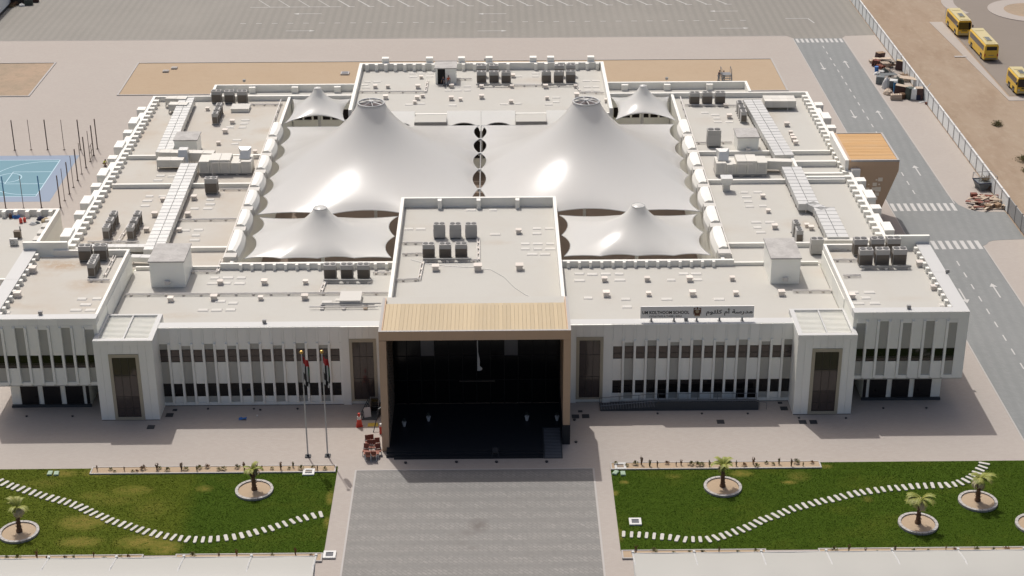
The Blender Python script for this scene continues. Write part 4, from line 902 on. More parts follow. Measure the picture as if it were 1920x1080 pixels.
for k, (o_, L) in enumerate(((-.2, 7.6), (.25, 6.0), (.6, 6.6))):
    b = MB(); b.tube((-L/2+k*.4, o_, .3), (L/2+k*.4, o_, .3), .07); b.build('pipe', 'steel_grey' if k else 'pipe_white', t)
for k in range(3): b = MB(); b.box(-2.6+2.4*k, -2.2+2.4*k, -.5, .8, 0, .22); b.build('block', 'wood_ply' if k == 2 else 'pipe_white', t)
t = thing('hose', 'thin dark hose curling over the hall roof towards the portal', 'hose', (*G(905, 502, 9.06), 9.06)); b = MB(); O = Vector((*G(905, 502, 9.06), 9.06))
pts = [Vector((*G(a, c, 9.06), 9.09))-O for a, c in ((770, 487), (800, 495), (850, 500), (890, 502), (920, 506), (945, 520), (965, 540), (985, 553), (1010, 563))]
for i in range(len(pts)-1): b.tube(pts[i], pts[i+1], .035, 5)
b.build('tube', 'steel_grey', t)
# little lamps on the parapets
LM_ = None
for px, py, z, lab in ((76, 590, 11.5, 'small grey floodlight on the front parapet of the left pavilion'), (496, 606, ZF, 'small grey floodlight on the parapet left of the flagpoles'), (1286, 601, ZF, 'small grey floodlight on the parapet under the school sign'), (1704, 579, 11.5, 'small grey floodlight on the front parapet of right pavilion'), (1776, 512, 11.5, 'small dark floodlight on the outer parapet of right pavilion'), (458, 154, 9.5, 'small dark floodlight on the back parapet left'), (1250, 150, 9.5, 'small dark floodlight on the back parapet right'), (910, 114, 9.5, 'small dark floodlight on the service block parapet')):
    if LM_ is None: b = MB(); b.box(-.2, .2, -.15, .15, .08, .42); b.box(-.08, .08, -.08, .08, 0, .08); b.box(-.17, .17, -.17, -.151, .12, .38); LM_ = b.mesh('floodlight', ['steel_grey'])
    o = bpy.data.objects.new('floodlight', LM_); link(o); o.location = (*G(px, py, z), z); tag(o, lab, 'floodlight', 'floodlights on the parapets')
# ------------------------------------------------------------------ ducts and air handlers
def duct(label, p0, p1, z0, wlane, h, lanes, m, seg=1.18, gap=.07):
    p0 = Vector(p0); p1 = Vector(p1); d = p1-p0; L = d.length; a = math.atan2(d.y, d.x)
    t = thing('air_duct', label, 'air duct', (p0.x, p0.y, z0), a); n = max(1, round(L/seg)); sg = L/n
    for l in range(lanes):
        yc = (l-(lanes-1)/2)*(wlane+gap)
        for k in range(n):
            q = bp('duct_section', t, m, sg*k+.012, sg*(k+1)-.012, yc-wlane/2, yc+wlane/2, .45, .45+h)
        b = MB()
        for k in range(n+1): b.box(sg*k-.02, sg*k+.02, yc-wlane/2-.04, yc+wlane/2+.04, .43, .45+h+.035)
        b.build('duct_flange', m, t)['kind'] = 'stuff'
    b = MB()
    for k in range(0, n+1, 3): b.box(sg*k-.06, sg*k+.06, -lanes*wlane/2-.05, lanes*wlane/2+.05, .32, .43); b.box(sg*k-.06, sg*k+.06, -lanes*wlane/2-.05, -lanes*wlane/2+.06, 0, .32); b.box(sg*k-.06, sg*k+.06, lanes*wlane/2-.06, lanes*wlane/2+.05, 0, .32)
    b.build('duct_stand', 'vent_grey', t)
def G2(a, b, z): return G(a, b, z)
duct('shiny double duct along the back half of the left wing', G(351, 183, 9.9), G(307, 285, 9.9), RF, 1.05, .85, 2, 'duct_foil')
duct('shiny double duct along the front half of the left wing', G(355, 306, 9.9), G(287, 468, 9.9), RF, 1.12, .85, 2, 'duct_foil')
duct('grey double duct along the back half of the right wing', G(1410, 186, 9.9), G(1471, 290, 9.9), RF, 1.25, .8, 2, 'duct_grey')
duct('grey double duct along the middle of the right wing', G(1484, 312, 9.9), G(1517, 382, 9.9), RF, 1.25, .8, 2, 'duct_grey')
duct('grey double duct along the front of the right wing', G(1545, 388, 9.9), G(1572, 444, 9.9), RF, 1.25, .8, 2, 'duct_grey')
duct('grey elbow duct that joins the two right wing ducts', G(1519, 379, 9.9), G(1546, 391, 9.9), RF, 1.3, .8, 1, 'duct_grey', 1.0)
duct('white cross duct from the left air handler', G(300, 288, 9.9), G(402, 290, 9.9), RF, 1.25, 1.25, 1, 'duct_white', 1.6)
duct('white lower cross duct from the left air handler', G(296, 303, 9.6), G(345, 303, 9.6), RF, 1.3, 1.0, 1, 'duct_white', 1.6)
duct('white cross duct from the right air handler', G(1400, 303, 9.9), G(1484, 305, 9.9), RF, 1.2, 1.2, 1, 'duct_white', 1.6)
duct('white sheathed ducts at the back corner of left wing', G(318, 195, 9.9), G(352, 196, 9.9), RF, 1.3, 1.0, 1, 'duct_white', 1.3)
duct('white upper sheathed duct at the back corner of left wing', G(312, 184, 9.9), G(350, 185, 9.9), RF, 1.2, 1.0, 1, 'duct_white', 1.3)
duct('white sheathed duct at the back corner of right wing', G(1432, 186, 9.9), G(1490, 186, 9.9), RF, 1.3, 1.0, 2, 'duct_white', 1.3)
duct('grey branch duct on the left wing by the pavilion', G(170, 461, 9.6), G(282, 461, 9.6), RF, .9, .6, 1, 'duct_grey', 1.5)
duct('grey branch duct below the first on the left wing', G(246, 480, 9.6), G(282, 481, 9.6), RF, .9, .6, 1, 'duct_grey', 1.5)
duct('white branch duct along the front of right wing', G(1545, 449, 9.6), G(1636, 449, 9.6), RF, .8, .6, 1, 'duct_white', 1.5)
def ahu(label, x0, x1, y0, y1, flip):
    t = thing('air_handler', label, 'air handler', ((x0+x1)/2, (y0+y1)/2, RF)); W_ = x1-x0; D = y1-y0
    n = 5
    for k in range(n):
        xa = -W_/2+W_*k/n; hh = (1.95, 2.15, 2.15, 1.7, 1.9)[k if not flip else 4-k]
        bp('module', t, 'duct_white', xa+.02, xa+W_/n-.02, -D/2, D/2, .3, hh)
        b = MB(); b.box(xa+.25, xa+W_/n-.25, -D/2-.05, -D/2-.002, .5, hh-.25); b.box(xa+W_/n-.4, xa+W_/n-.32, -D/2-.1, -D/2-.05, .9, 1.15); b.build('access_door', 'pad_white', t)
    b = MB(); b.box(-W_/2, W_/2, -D/2-.05, D/2+.05, .12, .3); b.build('base_frame', 'steel_grey', t)
    b = MB()
    for k in range(5): b.box(-W_/2+.2+(W_-.8)*k/4, -W_/2+.6+(W_-.8)*k/4, -D/2, D/2, 0, .12)
    b.build('foot_block', 'vent_grey', t)
    xs = W_/2-1.0 if not flip else -W_/2+1.0
    b = MB(); b.hexa([(xs-.7, -.6, 2.0), (xs+.7, -.6, 2.0), (xs+.7, .6, 2.0), (xs-.7, .6, 2.0), (xs-.45, .1, 3.0), (xs+.45, .1, 3.0), (xs+.9, .9, 3.2), (xs-.9, .9, 3.2)]); b.build('intake_hood', 'duct_foil', t)
    b = MB(); b.box(-xs*.1-1.5, -xs*.1-1.4, -D/2-.35, -D/2-.25, .0, 1.9); b.box(-xs*.1-1.5, -xs*.1+1.2, -D/2-.33, -D/2-.27, 1.8, 1.9); b.build('conduit', 'pipe_white', t)
ahu('long white air handler with angled intake hood on left wing', -37.4, -30.4, 47.9, 50.6, False)
ahu('long white air handler with angled intake hood on right wing', 31.4, 38.2, 46.0, 48.6, True)
t = thing('vent_hood', 'square white hood on a neck in front of right air handler', 'roof vent', (*G(1361, 357, RF), RF)); b = MB(); b.box(-.45, .45, -.45, .45, 0, .9); b.build('neck', 'duct_white', t); b = MB(); b.hexa([(-.55, -.55, .9), (.55, -.55, .9), (.55, .55, .9), (-.55, .55, .9), (-.75, -.75, 1.9), (.75, -.75, 1.9), (.75, .75, 1.9), (-.75, .75, 1.9)]); b.build('hood', 'duct_foil', t)
t = thing('duct_transition', 'shiny upright duct joining the left cross ducts', 'air duct', (*G(345, 312, RF), RF)); b = MB(); b.hexa([(-.75, -.7, .4), (.75, -.7, .4), (.75, .7, .4), (-.75, .7, .4), (-.6, .1, 2.3), (.6, .1, 2.3), (.6, 1.3, 2.3), (-.6, 1.3, 2.3)]); b.build('body', 'duct_foil', t); b = MB(); b.box(-.5, .5, -.5, .5, 0, .4); b.build('stand', 'vent_grey', t)
# steps over the parapet at the back right
x, y = G(1363, 163, 8.4)
t = thing('step_stile', 'grey steel steps with handrails crossing the back parapet on the right', 'steel steps', (x, y, 8.4))
for k in range(6): b = MB(); b.box(-.75, .75, .2*k-.1, .2*k+.16, .25*k+.05, .25*k+.11); b.build('tread', 'rail_grey', t)
for q in (-1, 1):
    b = MB(); b.tube((q*.75, 0, 0), (q*.75, 1.1, 1.5), .06); b.tube((q*.75, 0, .9), (q*.75, 1.1, 2.5), .04); b.tube((q*.75, 1.1, 2.5), (q*.75, 2.6, 2.5), .04); b.tube((q*.75, 0, 0), (q*.75, 0, .95), .04); b.tube((q*.75, 1.1, 1.4), (q*.75, 1.1, 2.5), .04); b.tube((q*.75, 2.6, 0), (q*.75, 2.6, 2.5), .04); b.build('handrail', 'rail_grey', t)
b = MB(); b.box(-.75, .75, 1.1, 2.6, 1.45, 1.55); b.build('platform', 'rail_grey', t)
# ------------------------------------------------------------------ school sign
SG = thing('school_sign', 'long grey sign board with UM KOLTHOOM SCHOOL in English and Arabic above right facade', 'sign', (23.78, .4, 9.5))
b = MB(); b.box(-6.1, 6.1, -.06, .06, .45, 1.85); b.build('board', 'sign_face', SG)
for x in (-4.9, -2.45, 0, 2.45, 4.9): b = MB(); b.box(x-.09, x+.09, .065, .2, 0, 1.6); b.box(x-.2, x+.2, -.05, .35, 0, .04); b.build('post', 'steel_grey', SG)
def text(s, size, x, z, m, name='lettering', width=None, align='CENTER'):
    cu = bpy.data.curves.new(name, 'FONT'); cu.body = s; cu.size = size; cu.align_x = align; cu.extrude = .012; cu.offset = .012*size
    o = bpy.data.objects.new(name, cu); link(o); bpy.context.view_layer.update()
    dg = bpy.context.evaluated_depsgraph_get(); me = bpy.data.meshes.new_from_object(o.evaluated_get(dg)); bpy.data.objects.remove(o)
    o = bpy.data.objects.new(name, me); link(o); me.materials.clear(); me.materials.append(M[m]); o.parent = SG
    xs = [v.co.x for v in me.vertices]; k = (width/(max(xs)-min(xs))) if width and xs else 1
    o.rotation_euler = (R_(90), 0, 0); o.scale = (k, 1, 1); o.location = (x-(max(xs)+min(xs))/2*k, -.075, z); return o
text('UM KOLTHOOM SCHOOL', .50, -3.38, .98, 'letter', width=5.05)
text('CYCLE TWO & THREE - GIRLS', .24, -3.4, .62, 'letter_grey', width=3.5)
# arabic line: letter shapes for the name, laid right to left as joined forms
AR = [0xFEE3, 0xFEAA, 0xFEAD, 0xFEB3, 0xFE94, 0x20, 0xFE83, 0xFEE1, 0x20, 0xFEDB, 0xFEE0, 0xFE9C, 0xFEEE, 0xFEE1]
try:
    text(''.join(chr(c) for c in reversed(AR)), .62, 3.45, .98, 'letter', width=5.0)
except Exception as e: print('arabic', e)
# crest: shield body, spread wings and pale centre
b = MB(); b.prism([(-.28, -.42), (.28, -.42), (.36, -.05), (.36, .25), (-.36, .25), (-.36, -.05)], 0, .03, 0); b.cyl((0, .05, .031), .2, .015, 14, 1)
for q in (-1, 1): b.prism([(q*.36, .28), (q*.12, .45), (q*.4, .45), (q*.42, -.3), (q*.37, -.3)][::q], 0, .025, 0)
b.prism([(-.1, .3), (.1, .3), (.06, .55), (-.06, .55)], 0, .03, 0); b.prism([(-.3, -.52), (.3, -.52), (.3, -.44), (-.3, -.44)], 0, .03, 1)
o = b.build('crest', ['crest', 'wood_pale'], SG); o.rotation_euler = (R_(90), 0, 0); o.location = (0, -.062, 1.2)
# ------------------------------------------------------------------ flags
for i, (px, py) in enumerate(((577.5, 856), (614.5, 855))):
    x, y = G(px, py); t = thing('flagpole', 'tall flagpole with limp red green white black flag, %s of the two' % ('left' if i == 0 else 'right'), 'flagpole', (x, y, 0), 0, 'flagpoles before the left facade')
    b = MB(); b.tube((0, 0, .1), (0, 0, 12.0), .085, 8, 0, .05); b.build('pole', 'steel_white', t)
    b = MB(); b.box(-.3, .3, -.3, .3, 0, .1); b.cyl((0, 0, .1), .14, .18, 10); b.build('base_plate', 'cover_dark', t)
    b = MB()
    for k in range(6):
        a0 = -1.57+3.14*k/6; a1 = -1.57+3.14*(k+1)/6; r0, r1 = .2*math.cos(a0), .2*math.cos(a1); b.cyl((0, 0, 12.12+.2*math.sin(a0)), max(r0, .01), .2*(math.sin(a1)-math.sin(a0)), 10, 0, max(r1, .01), False)
    b.build('finial', 'gold', t, smooth=True)
    fl = MB(); rows = []
    for k in range(13):
        v = k/12; row = []
        for j in range(9):
            u = j/8; wv = .16*math.sin(u*9+v*2.2+i)*(1-.3*v)
            row.append((.08+u*(.55-.18*v+.2*math.sin(v*2.6))+.02*math.sin(v*9+i), wv, 11.6-3.1*v-u*.5))
        rows.append(row)
    for mi, (ja, jb) in enumerate(((0, 2), (2, 4), (4, 6), (6, 8))):
        for k in range(12):
            for j in range(ja, jb):
                q = [rows[k][j], rows[k][j+1], rows[k+1][j+1], rows[k+1][j]]
                fl.face(q, 0 if k < 3 else (2, 3, 2, 4)[mi] if k < 7 else (3, 3, 2, 3)[mi] if k < 10 else (2, 3, 3, 2)[mi])
    o = fl.build('flag', ['flag_red', 'flag_red', 'flag_white', 'flag_black', 'flag_green'], t, smooth=True)
# ------------------------------------------------------------------ palms in ring planters
def planter(px, py, label):
    x, y = G(px, py); t = thing('ring_planter', label, 'planter', (x, y, 0), 0, 'round kerbed planters on the lawns'); n = 20
    global KBm
    for k in range(n):
        a0 = 6.2832*k/n+.01; a1 = 6.2832*(k+1)/n-.01
        if KBm is None:
            b = MB(); am = (a1-a0)/2; pts = []
            for q in range(4): pts.append((1.62*math.cos(-am+2*am*q/3), 1.62*math.sin(-am+2*am*q/3)))
            for q in range(3, -1, -1): pts.append((1.9*math.cos(-am+2*am*q/3), 1.9*math.sin(-am+2*am*q/3)))
            b.prism(pts[::-1], 0, .26); KBm = b.mesh('kerb_block', ['kerb'])
        o = bpy.data.objects.new('kerb_block', KBm); link(o); o.parent = t; o.rotation_euler = (0, 0, (a0+a1)/2)
    b = MB(); b.cyl((0, 0, 0), 1.6, .14, 28); b.build('sand_fill', 'sand', t)
    return x, y
KBm = None
def palm(x, y, h, label, seed, dry=.35, spread=1.0):
    r = random.Random(seed); t = thing('palm_tree', label, 'palm tree', (x, y, .12), 0, 'young palms in the ring planters')
    b = MB(); rows = []; lx, ly = r.uniform(-.1, .1), r.uniform(-.1, .1)
    for k in range(15):
        v = k/14; rad = (.23-.09*v)*(1+.14*(k % 2)); rad = rad*1.25 if k < 2 else rad
        rows.append([(lx*v+rad*math.cos(q*.6283), ly*v+rad*math.sin(q*.6283), h*v) for q in range(10)])
    b.grid(rows, 0, True); b.face(rows[-1])
    for k in range(34):   # cut leaf stubs
        a = r.uniform(0, 6.28); z = r.uniform(.25, h); rad = .23-.09*z/h; b.tube((rad*.8*math.cos(a)+lx*z/h, rad*.8*math.sin(a)+ly*z/h, z), ((rad+.13)*math.cos(a), (rad+.13)*math.sin(a), z+.14), .035, 4, 0, .015)
    b.build('trunk', 'trunk', t)
    for k in range(19):
        dead = r.random() < dry; a = r.uniform(0, 6.283); el0 = r.uniform(.7, 1.45) if not dead else r.uniform(-.5, .5); L = r.uniform(1.05, 1.75)*spread*(1 if not dead else .85)
        f = MB(); P = Vector((lx, ly, h-.05)); e = el0; n = 9; pts = [P.copy()]
        for q in range(n):
            e -= (.13 if not dead else .20)*(1+.1*q); P = P+Vector((math.cos(a)*math.cos(e), math.sin(a)*math.cos(e), math.sin(e)))*L/n; pts.append(P.copy())
        side = Vector((-math.sin(a), math.cos(a), 0))
        for q in range(n): f.tube(pts[q], pts[q+1], .03*(1-q/n)+.008, 4)
        for q in range(2, n+1):
            d = (pts[q]-pts[q-1]).normalized(); ll = L*.40*(1-.55*abs(q/n-.45))
            for sd in (-1, 1):
                for j in (0, .5):
                    B = pts[q-1].lerp(pts[q], j); tip = B+(side*sd*.72+d*.62).normalized()*ll*r.uniform(.8, 1.1)+Vector((0, 0, -.10*ll)); wv = d*.07
                    f.face([B-wv, B+wv, tip])
        f.build('frond', 'frond_dry' if dead else 'frond', t)
PL = [((477, 921), 2.3, 'young palm with a drooping dry frond in the planter left of the driveway', 1, .45, .8), ((36, 1000), 2.7, 'young palm with pale ragged fronds in the planter at lower left', 2, .6, .95), ((1355, 915), 2.4, 'young bright green palm in the planter nearest the right driveway edge', 3, .15, .85), ((1833, 942), 2.5, 'young palm with full crown by the end of the right stepping stones', 4, .3, 1.05), ((1721, 984), 2.7, 'young palm with pale fronds in the lower right planter', 5, .5, 1.05), ((1941, 986), 2.5, 'young palm in the planter cut by the right edge', 6, .4, 1)]
PN = ['round kerbed planter left of the driveway near the sandy bed', 'round kerbed planter at lower left by the long stepping path', 'round kerbed planter nearest the right edge of driveway', 'round kerbed planter by the end of the right stepping path', 'round kerbed planter below the right stepping path', 'round kerbed planter cut by the right edge of the picture']
for (p_, h_, lab, sd, dr, sp), pn in zip(PL, PN): x, y = planter(*p_, pn); palm(x, y+.1, h_, lab, sd, dr, sp)
# ------------------------------------------------------------------ stepping stones
def stones(label, path, step):
    t = thing('stepping_stone_path', label, 'stepping stones'); del t['category']; del t['label']; t['kind'] = 'structure'
    P = [Vector(G(a, c)) for a, c in path]; acc = 0; nxt = 0
    for i in range(len(P)-1):
        d = P[i+1]-P[i]; L = d.length; u = d/L
        while nxt <= acc+L:
            Q = P[i]+u*(nxt-acc); a = math.atan2(u.y, u.x)+random.uniform(-.10, .10)
            b = None
            key = random.randrange(5)
            if ('st', key) not in _bc:
                b = MB(); w_, l_ = (.155, .17, .16, .175, .15)[key], (.52, .55, .50, .54, .56)[key]; c = .10
                b.prism([(-w_+c*.6, -l_), (w_-c*.6, -l_), (w_, -l_+c), (w_, l_-c), (w_-c*.6, l_), (-w_+c*.6, l_), (-w_, l_-c), (-w_, -l_+c)], 0, .11); _bc[('st', key)] = b.mesh('stepping_stone', ['stone_white'])
            o = bpy.data.objects.new('stepping_stone', _bc[('st', key)]); link(o); o.parent = t; o.location = (Q.x+random.uniform(-.04, .04), Q.y+random.uniform(-.04, .04), .03); o.rotation_euler = (0, 0, a); nxt += step
        acc += L
stones('p', [(0, 720+184)]+cv(0, 720, 3, [(55, 575), (150, 605), (240, 632), (340, 660), (440, 690), (545, 740), (640, 780), (740, 810), (840, 840), (915, 858), (990, 870), (1075, 880), (1160, 880), (1245, 875), (1330, 862), (1415, 845), (1495, 825), (1575, 800), (1655, 775), (1740, 752), (1835, 733)]), .735)
stones('p', [(1169, 1003), (1200, 1004.5), (1243, 1008), (1270, 1011)]+cv(1280, 720, 3, [(15, 880), (60, 880), (97, 880), (140, 878), (180, 872), (250, 852), (320, 828), (385, 800), (445, 772), (510, 748), (575, 722), (640, 700), (710, 682), (780, 665), (850, 650), (920, 632), (990, 618), (1070, 605), (1150, 594), (1230, 587), (1310, 580), (1390, 576), (1470, 576), (1540, 568), (1600, 545), (1640, 520), (1665, 492), (1690, 468), (1705, 436)]), .735)
# ------------------------------------------------------------------ sandy beds and their plants
BEDS = [(-39.3, -14.3, -14.6, -13.2, 'left bed by the pavement', 30), (13.75, 35.3, -14.6, -13.2, 'right bed by the pavement', 26), (-60, -31.0, -30.6, -29.2, 'lower left bed', 22), (-28.0, -14.2, -30.6, -29.2, 'short lower left bed', 8), (13.8, 27.4, -30.6, -29.2, 'short lower right bed', 8), (32.3, 66, -30.6, -29.2, 'long lower right bed', 22)]
SH = []
for k in range(8):
    b = MB(); r = random.Random(50+k); tall = k in (1, 4, 6)
    if tall:
        for q in range(7):
            a = r.uniform(0, 6.28); h = r.uniform(.55, .95); dx, dy = .12*math.cos(a), .12*math.sin(a); b.tube((dx*.4, dy*.4, 0), (dx, dy, h), .03, 4, 0, .012)
            for j in range(7): z = h*(.3+.1*j); c = r.uniform(0, 6.28); b.face([(dx*z/h, dy*z/h, z), (dx*z/h+.13*math.cos(c), dy*z/h+.13*math.sin(c), z+.07), (dx*z/h+.05*math.cos(c+1), dy*z/h+.05*math.sin(c+1), z+.12)])
    else:
        for q in range(60):
            a = r.uniform(0, 6.28); e = r.uniform(.3, 1.4); L = r.uniform(.18, .42); P = Vector((math.cos(a)*math.cos(e), math.sin(a)*math.cos(e), math.sin(e)))*L; s_ = Vector((-math.sin(a), math.cos(a), .3))*.07; b.face([P-s_-P.normalized()*.09, P+s_, P+P.normalized()*.1])
    SH.append(b.mesh('shrub', ['shrub_dry' if k in (1, 3, 6) else 'shrub_green']))
for i, (x0, x1, y0, y1, nm, n) in enumerate(BEDS):
    bed('planting_bed', x0, x1, y0, y1, 'sand', .14, .17, .13)
    r = random.Random(90+i)
    for k in range(n):
        x = x0+.5+(x1-x0-1.0)*((k+.5)/n)+r.uniform(-.4, .4); m = r.randrange(8)
        o = bpy.data.objects.new('shrub', SH[m]); link(o); o.location = (x, (y0+y1)/2+r.uniform(-.4, .4), .13); o.rotation_euler = (0, 0, r.uniform(0, 6.28)); sc = r.uniform(.5, 1.05); o.scale = (sc, sc, sc)
        kind = ('dry brown upright' if m in (1, 6) else 'low brown' if m == 3 else 'upright green' if m == 4 else 'low green')
        tag(o, '%s shrub, %s in the %s' % (kind, nth(k+1, n), nm), 'shrub', 'small shrubs in the sandy beds')
# ------------------------------------------------------------------ covers, boxes and floor lights on the ground
CVM = None
for px, py, lab in ((318, 778.5, 'dark square cover by the corner of left stair tower'), (328, 769, 'small dark cover behind the left tower corner cover'), (283, 801, 'dark square cover in front of left stair tower'), (1079, 781, 'dark square cover right of portal, left of a pair'), (1098, 780.5, 'dark square cover right of portal, right of a pair'), (1088, 771.5, 'small dark cover behind the pair right of portal'), (1351, 791, 'lone dark square cover before the right ramp'), (1470, 766, 'dark square cover by the corner of right stair tower'), (1462.5, 755.5, 'small dark cover at the end of right ramp'), (1505, 791.5, 'dark square cover before right tower, left of a pair'), (1525, 791.5, 'dark square cover before right tower, right of a pair')):
    if CVM is None: b = MB(); b.box(-.36, .36, -.36, .36, 0, .03, 0); [b.box(q*.36-.04, q*.36+.04, -.4, .4, 0, .035, 1) for q in (-1, 1)]; [b.box(-.32, .32, q*.36-.04, q*.36+.04, 0, .035, 1) for q in (-1, 1)]; CVM = b.mesh('manhole_cover', ['cover_dark', 'steel_dark'])
    o = bpy.data.objects.new('manhole_cover', CVM); link(o); o.location = (*G(px, py), 0.002); tag(o, lab, 'manhole cover', 'manhole covers on the pavement')
    if 'small' in lab: o.scale = (.6, .5, 1)
DRM = None
for i, (px, py) in enumerate(((760.5, 868.5), (856, 867), (931, 867), (1025, 866.5), (1080, 829.5), (1077, 788))):
    if DRM is None: b = MB(); b.cyl((0, 0, 0), .13, .10, 12, 0); b.cyl((0, 0, .1), .17, .025, 12, 0); DRM = b.mesh('floor_light', ['cover_dark'])
    o = bpy.data.objects.new('floor_light', DRM); link(o); o.location = (*G(px, py), 0); tag(o, 'small round dark floor light before the portal steps, %s' % (['first from left', 'second from left', 'third from left', 'fourth from left', 'right of the ramp', 'right near the covers'][i]), 'floor light', 'floor lights round the portal')
r = random.Random(5)
for i, (px, py) in enumerate(((390, 767), (476, 767), (488, 769), (558, 767), (204, 780), (50, 781), (136, 781), (1233, 776), (1316, 776), (1402, 776), (1656, 766), (1737, 765.5), (1498, 784), (1586, 784.5))):
    o = bpy.data.objects.new('floor_light', DRM); link(o); o.location = (*G(px, py), 0); o.scale = (.8, .8, .8); tag(o, 'tiny dark floor light on the shaded pavement, %s of fourteen' % nth(i+1), 'floor light', 'floor lights in the pavement')
FLM = None
for px, py, lab in ((579, 887, 'white kerbed light pit on left lawn near the flagpoles'), (618, 1042, 'white kerbed light pit on the pavement at the lower left shade'), (1163, 876, 'white kerbed light pit in the bed right of the driveway'), (1191, 980, 'white kerbed light pit on right lawn near the stepping stones')):
    t = thing('light_pit', lab, 'light pit', (*G(px, py), .03), 0, 'white kerbed light pits'); b = MB()
    for q in (-1, 1): b.box(q*.47-.12, q*.47+.12, -.59, .59, 0, .16); b.box(-.35, .35, q*.47-.12, q*.47+.12, 0, .16)
    b.build('frame', 'plastic_white', t); b = MB(); b.box(-.35, .35, -.35, .35, 0, .09)
    for k in range(5): b.box(-.33, .33, -.28+.14*k-.02, -.28+.14*k+.02, .09, .11)
    b.build('grille', 'cover_grey', t)
for px, py, rz, lab in ((94, 889, 0, 'pale green valve box on left lawn, left of a pair'), (106, 889.5, .1, 'pale green valve box on left lawn, right of a pair'), (1154, 888, -.5, 'tilted pale green valve box by the right driveway edge'), (1168, 889.5, 0, 'straight pale green valve box by the right driveway edge')):
    t = thing('valve_box', lab, 'valve box', (*G(px, py), .03), rz, 'green valve boxes on the lawn'); b = MB(); b.box(-.24, .24, -.38, .38, 0, .14); b.build('body', 'box_green', t); b = MB(); b.box(-.2, .2, -.34, .34, .14, .18); b.box(-.03, .03, -.05, .05, .18, .2); b.build('lid', 'box_green', t)
# ------------------------------------------------------------------ shade roofs along the lower edge
def carport(x0, x1, label, px_posts, open_end):
    t = thing('carport', label, 'carport', ((x0+x1)/2, -34, 0)); cx = (x0+x1)/2; rows = []
    for k in range(15):
        v = k/14; y = -v*6.2; z = 3.0+.75*math.sin(min(1, v*1.02)*2.6)*.8
        row = []
        n = 48
        for j in range(n+1):
            xx = x0+(x1-x0)*j/n; sag = -.07*math.sin(math.pi*((xx-x0) % 5.6)/5.6); row.append((xx-cx, y+.06*math.sin(math.pi*((xx-x0) % 5.6)/5.6)*(1-v), z+sag))
        rows.append(row)
    b = MB(); b.grid(rows[::-1]); b.build('fabric', 'fabric_white', t, smooth=True)
    b = MB(); b.tube((x0-cx, 0, 2.97), (x1-cx, 0, 2.97), .06); b.build('edge_pipe', 'steel_white', t)
    for xx in px_posts:
        c = MB(); q = [(xx-cx, -8.2, 0), (xx-cx, -6.6, 2.6), (xx-cx, -4.6, 3.4), (xx-cx, -2.3, 3.45), (xx-cx, .12, 2.94)]
        for i in range(4): c.tube(q[i], q[i+1], .10, 8)
        c.tube((xx-cx, -1.0, 3.0), (xx-cx, -8.0, .2), .06, 6); c.build('bent_post', 'steel_white', t)
        c = MB(); c.cyl((xx-cx, .08, 2.9), .13, .25, 10); c.build('post_cap', 'steel_white', t)
        c = MB(); c.box(xx-cx-.35, xx-cx+.35, -8.6, -7.9, 0, .3); c.build('footing', 'cover_grey', t)
carport(-72.4, -14.15, 'long white fabric carport along the lower left edge', [-14.25, -20.1, -26.2, -32.3, -38.4, -44.5, -50.6], 1)
carport(14.35, 72.4, 'long white fabric carport along the lower right edge', [14.45, 20.0, 26.1, 32.0, 38.0, 44, 50, 56], -1)
# ------------------------------------------------------------------ fence of white panels on the right, grey wall at top left
FN = thing('boundary_fence', 'long white panel fence with grey posts along the road on the right', 'fence', (73.4, 53.4, 0))
y = 0; k = 0
fp_ = 3.35
while y < 125:
    bp('fence_panel', FN, 'fence_panel', -.05, .05, y+.10, y+fp_-.10, .05, 2.25)
    bp('fence_post', FN, 'fence_post', -.11, .11, y-.09, y+.09, 0, 2.32)
    bp('coping', FN, 'plastic_white', -.13, .13, y+.11, y+fp_-.11, 2.255, 2.36); y += fp_
t = thing('yard_gate', 'grey metal gate leaf in the fence by the side road', 'gate', (73.45, 44.2, 0))
for k in range(3):
    bp('gate_leaf', t, 'fence_post', -.05, .05, .05+3.0*k, 2.95+3.0*k, .1, 2.3); bp('gate_post', t, 'steel_grey', -.1, .1, -.06+3.0*k, .06+3.0*k-.02, 0, 2.45)
FN2 = thing('boundary_fence', 'white panel fence continuing below the gate at the right edge', 'fence', (73.4, 24.0, 0))
for k in range(6): bp('fence_panel', FN2, 'fence_panel', -.05, .05, 3.35*k+.1, 3.35*k+3.25, .05, 2.25); bp('fence_post', FN2, 'fence_post', -.11, .11, 3.35*k-.09, 3.35*k+.09, 0, 2.32); bp('coping', FN2, 'plastic_white', -.13, .13, 3.35*k+.11, 3.35*k+3.24, 2.255, 2.36)
WL = thing('site_wall', 'grey green sheet wall at the upper left corner', 'wall', (-94.75, 157, 0))
for k in range(8): bp('wall_sheet', WL, 'fence_panel', -.06, .06, -7+3*k+.03, -7+3*k+2.97, .55, 4.2); bp('plinth', WL, 'steel_dark', -.1, .1, -7+3*k, -7+3*k+3, 0, .54)
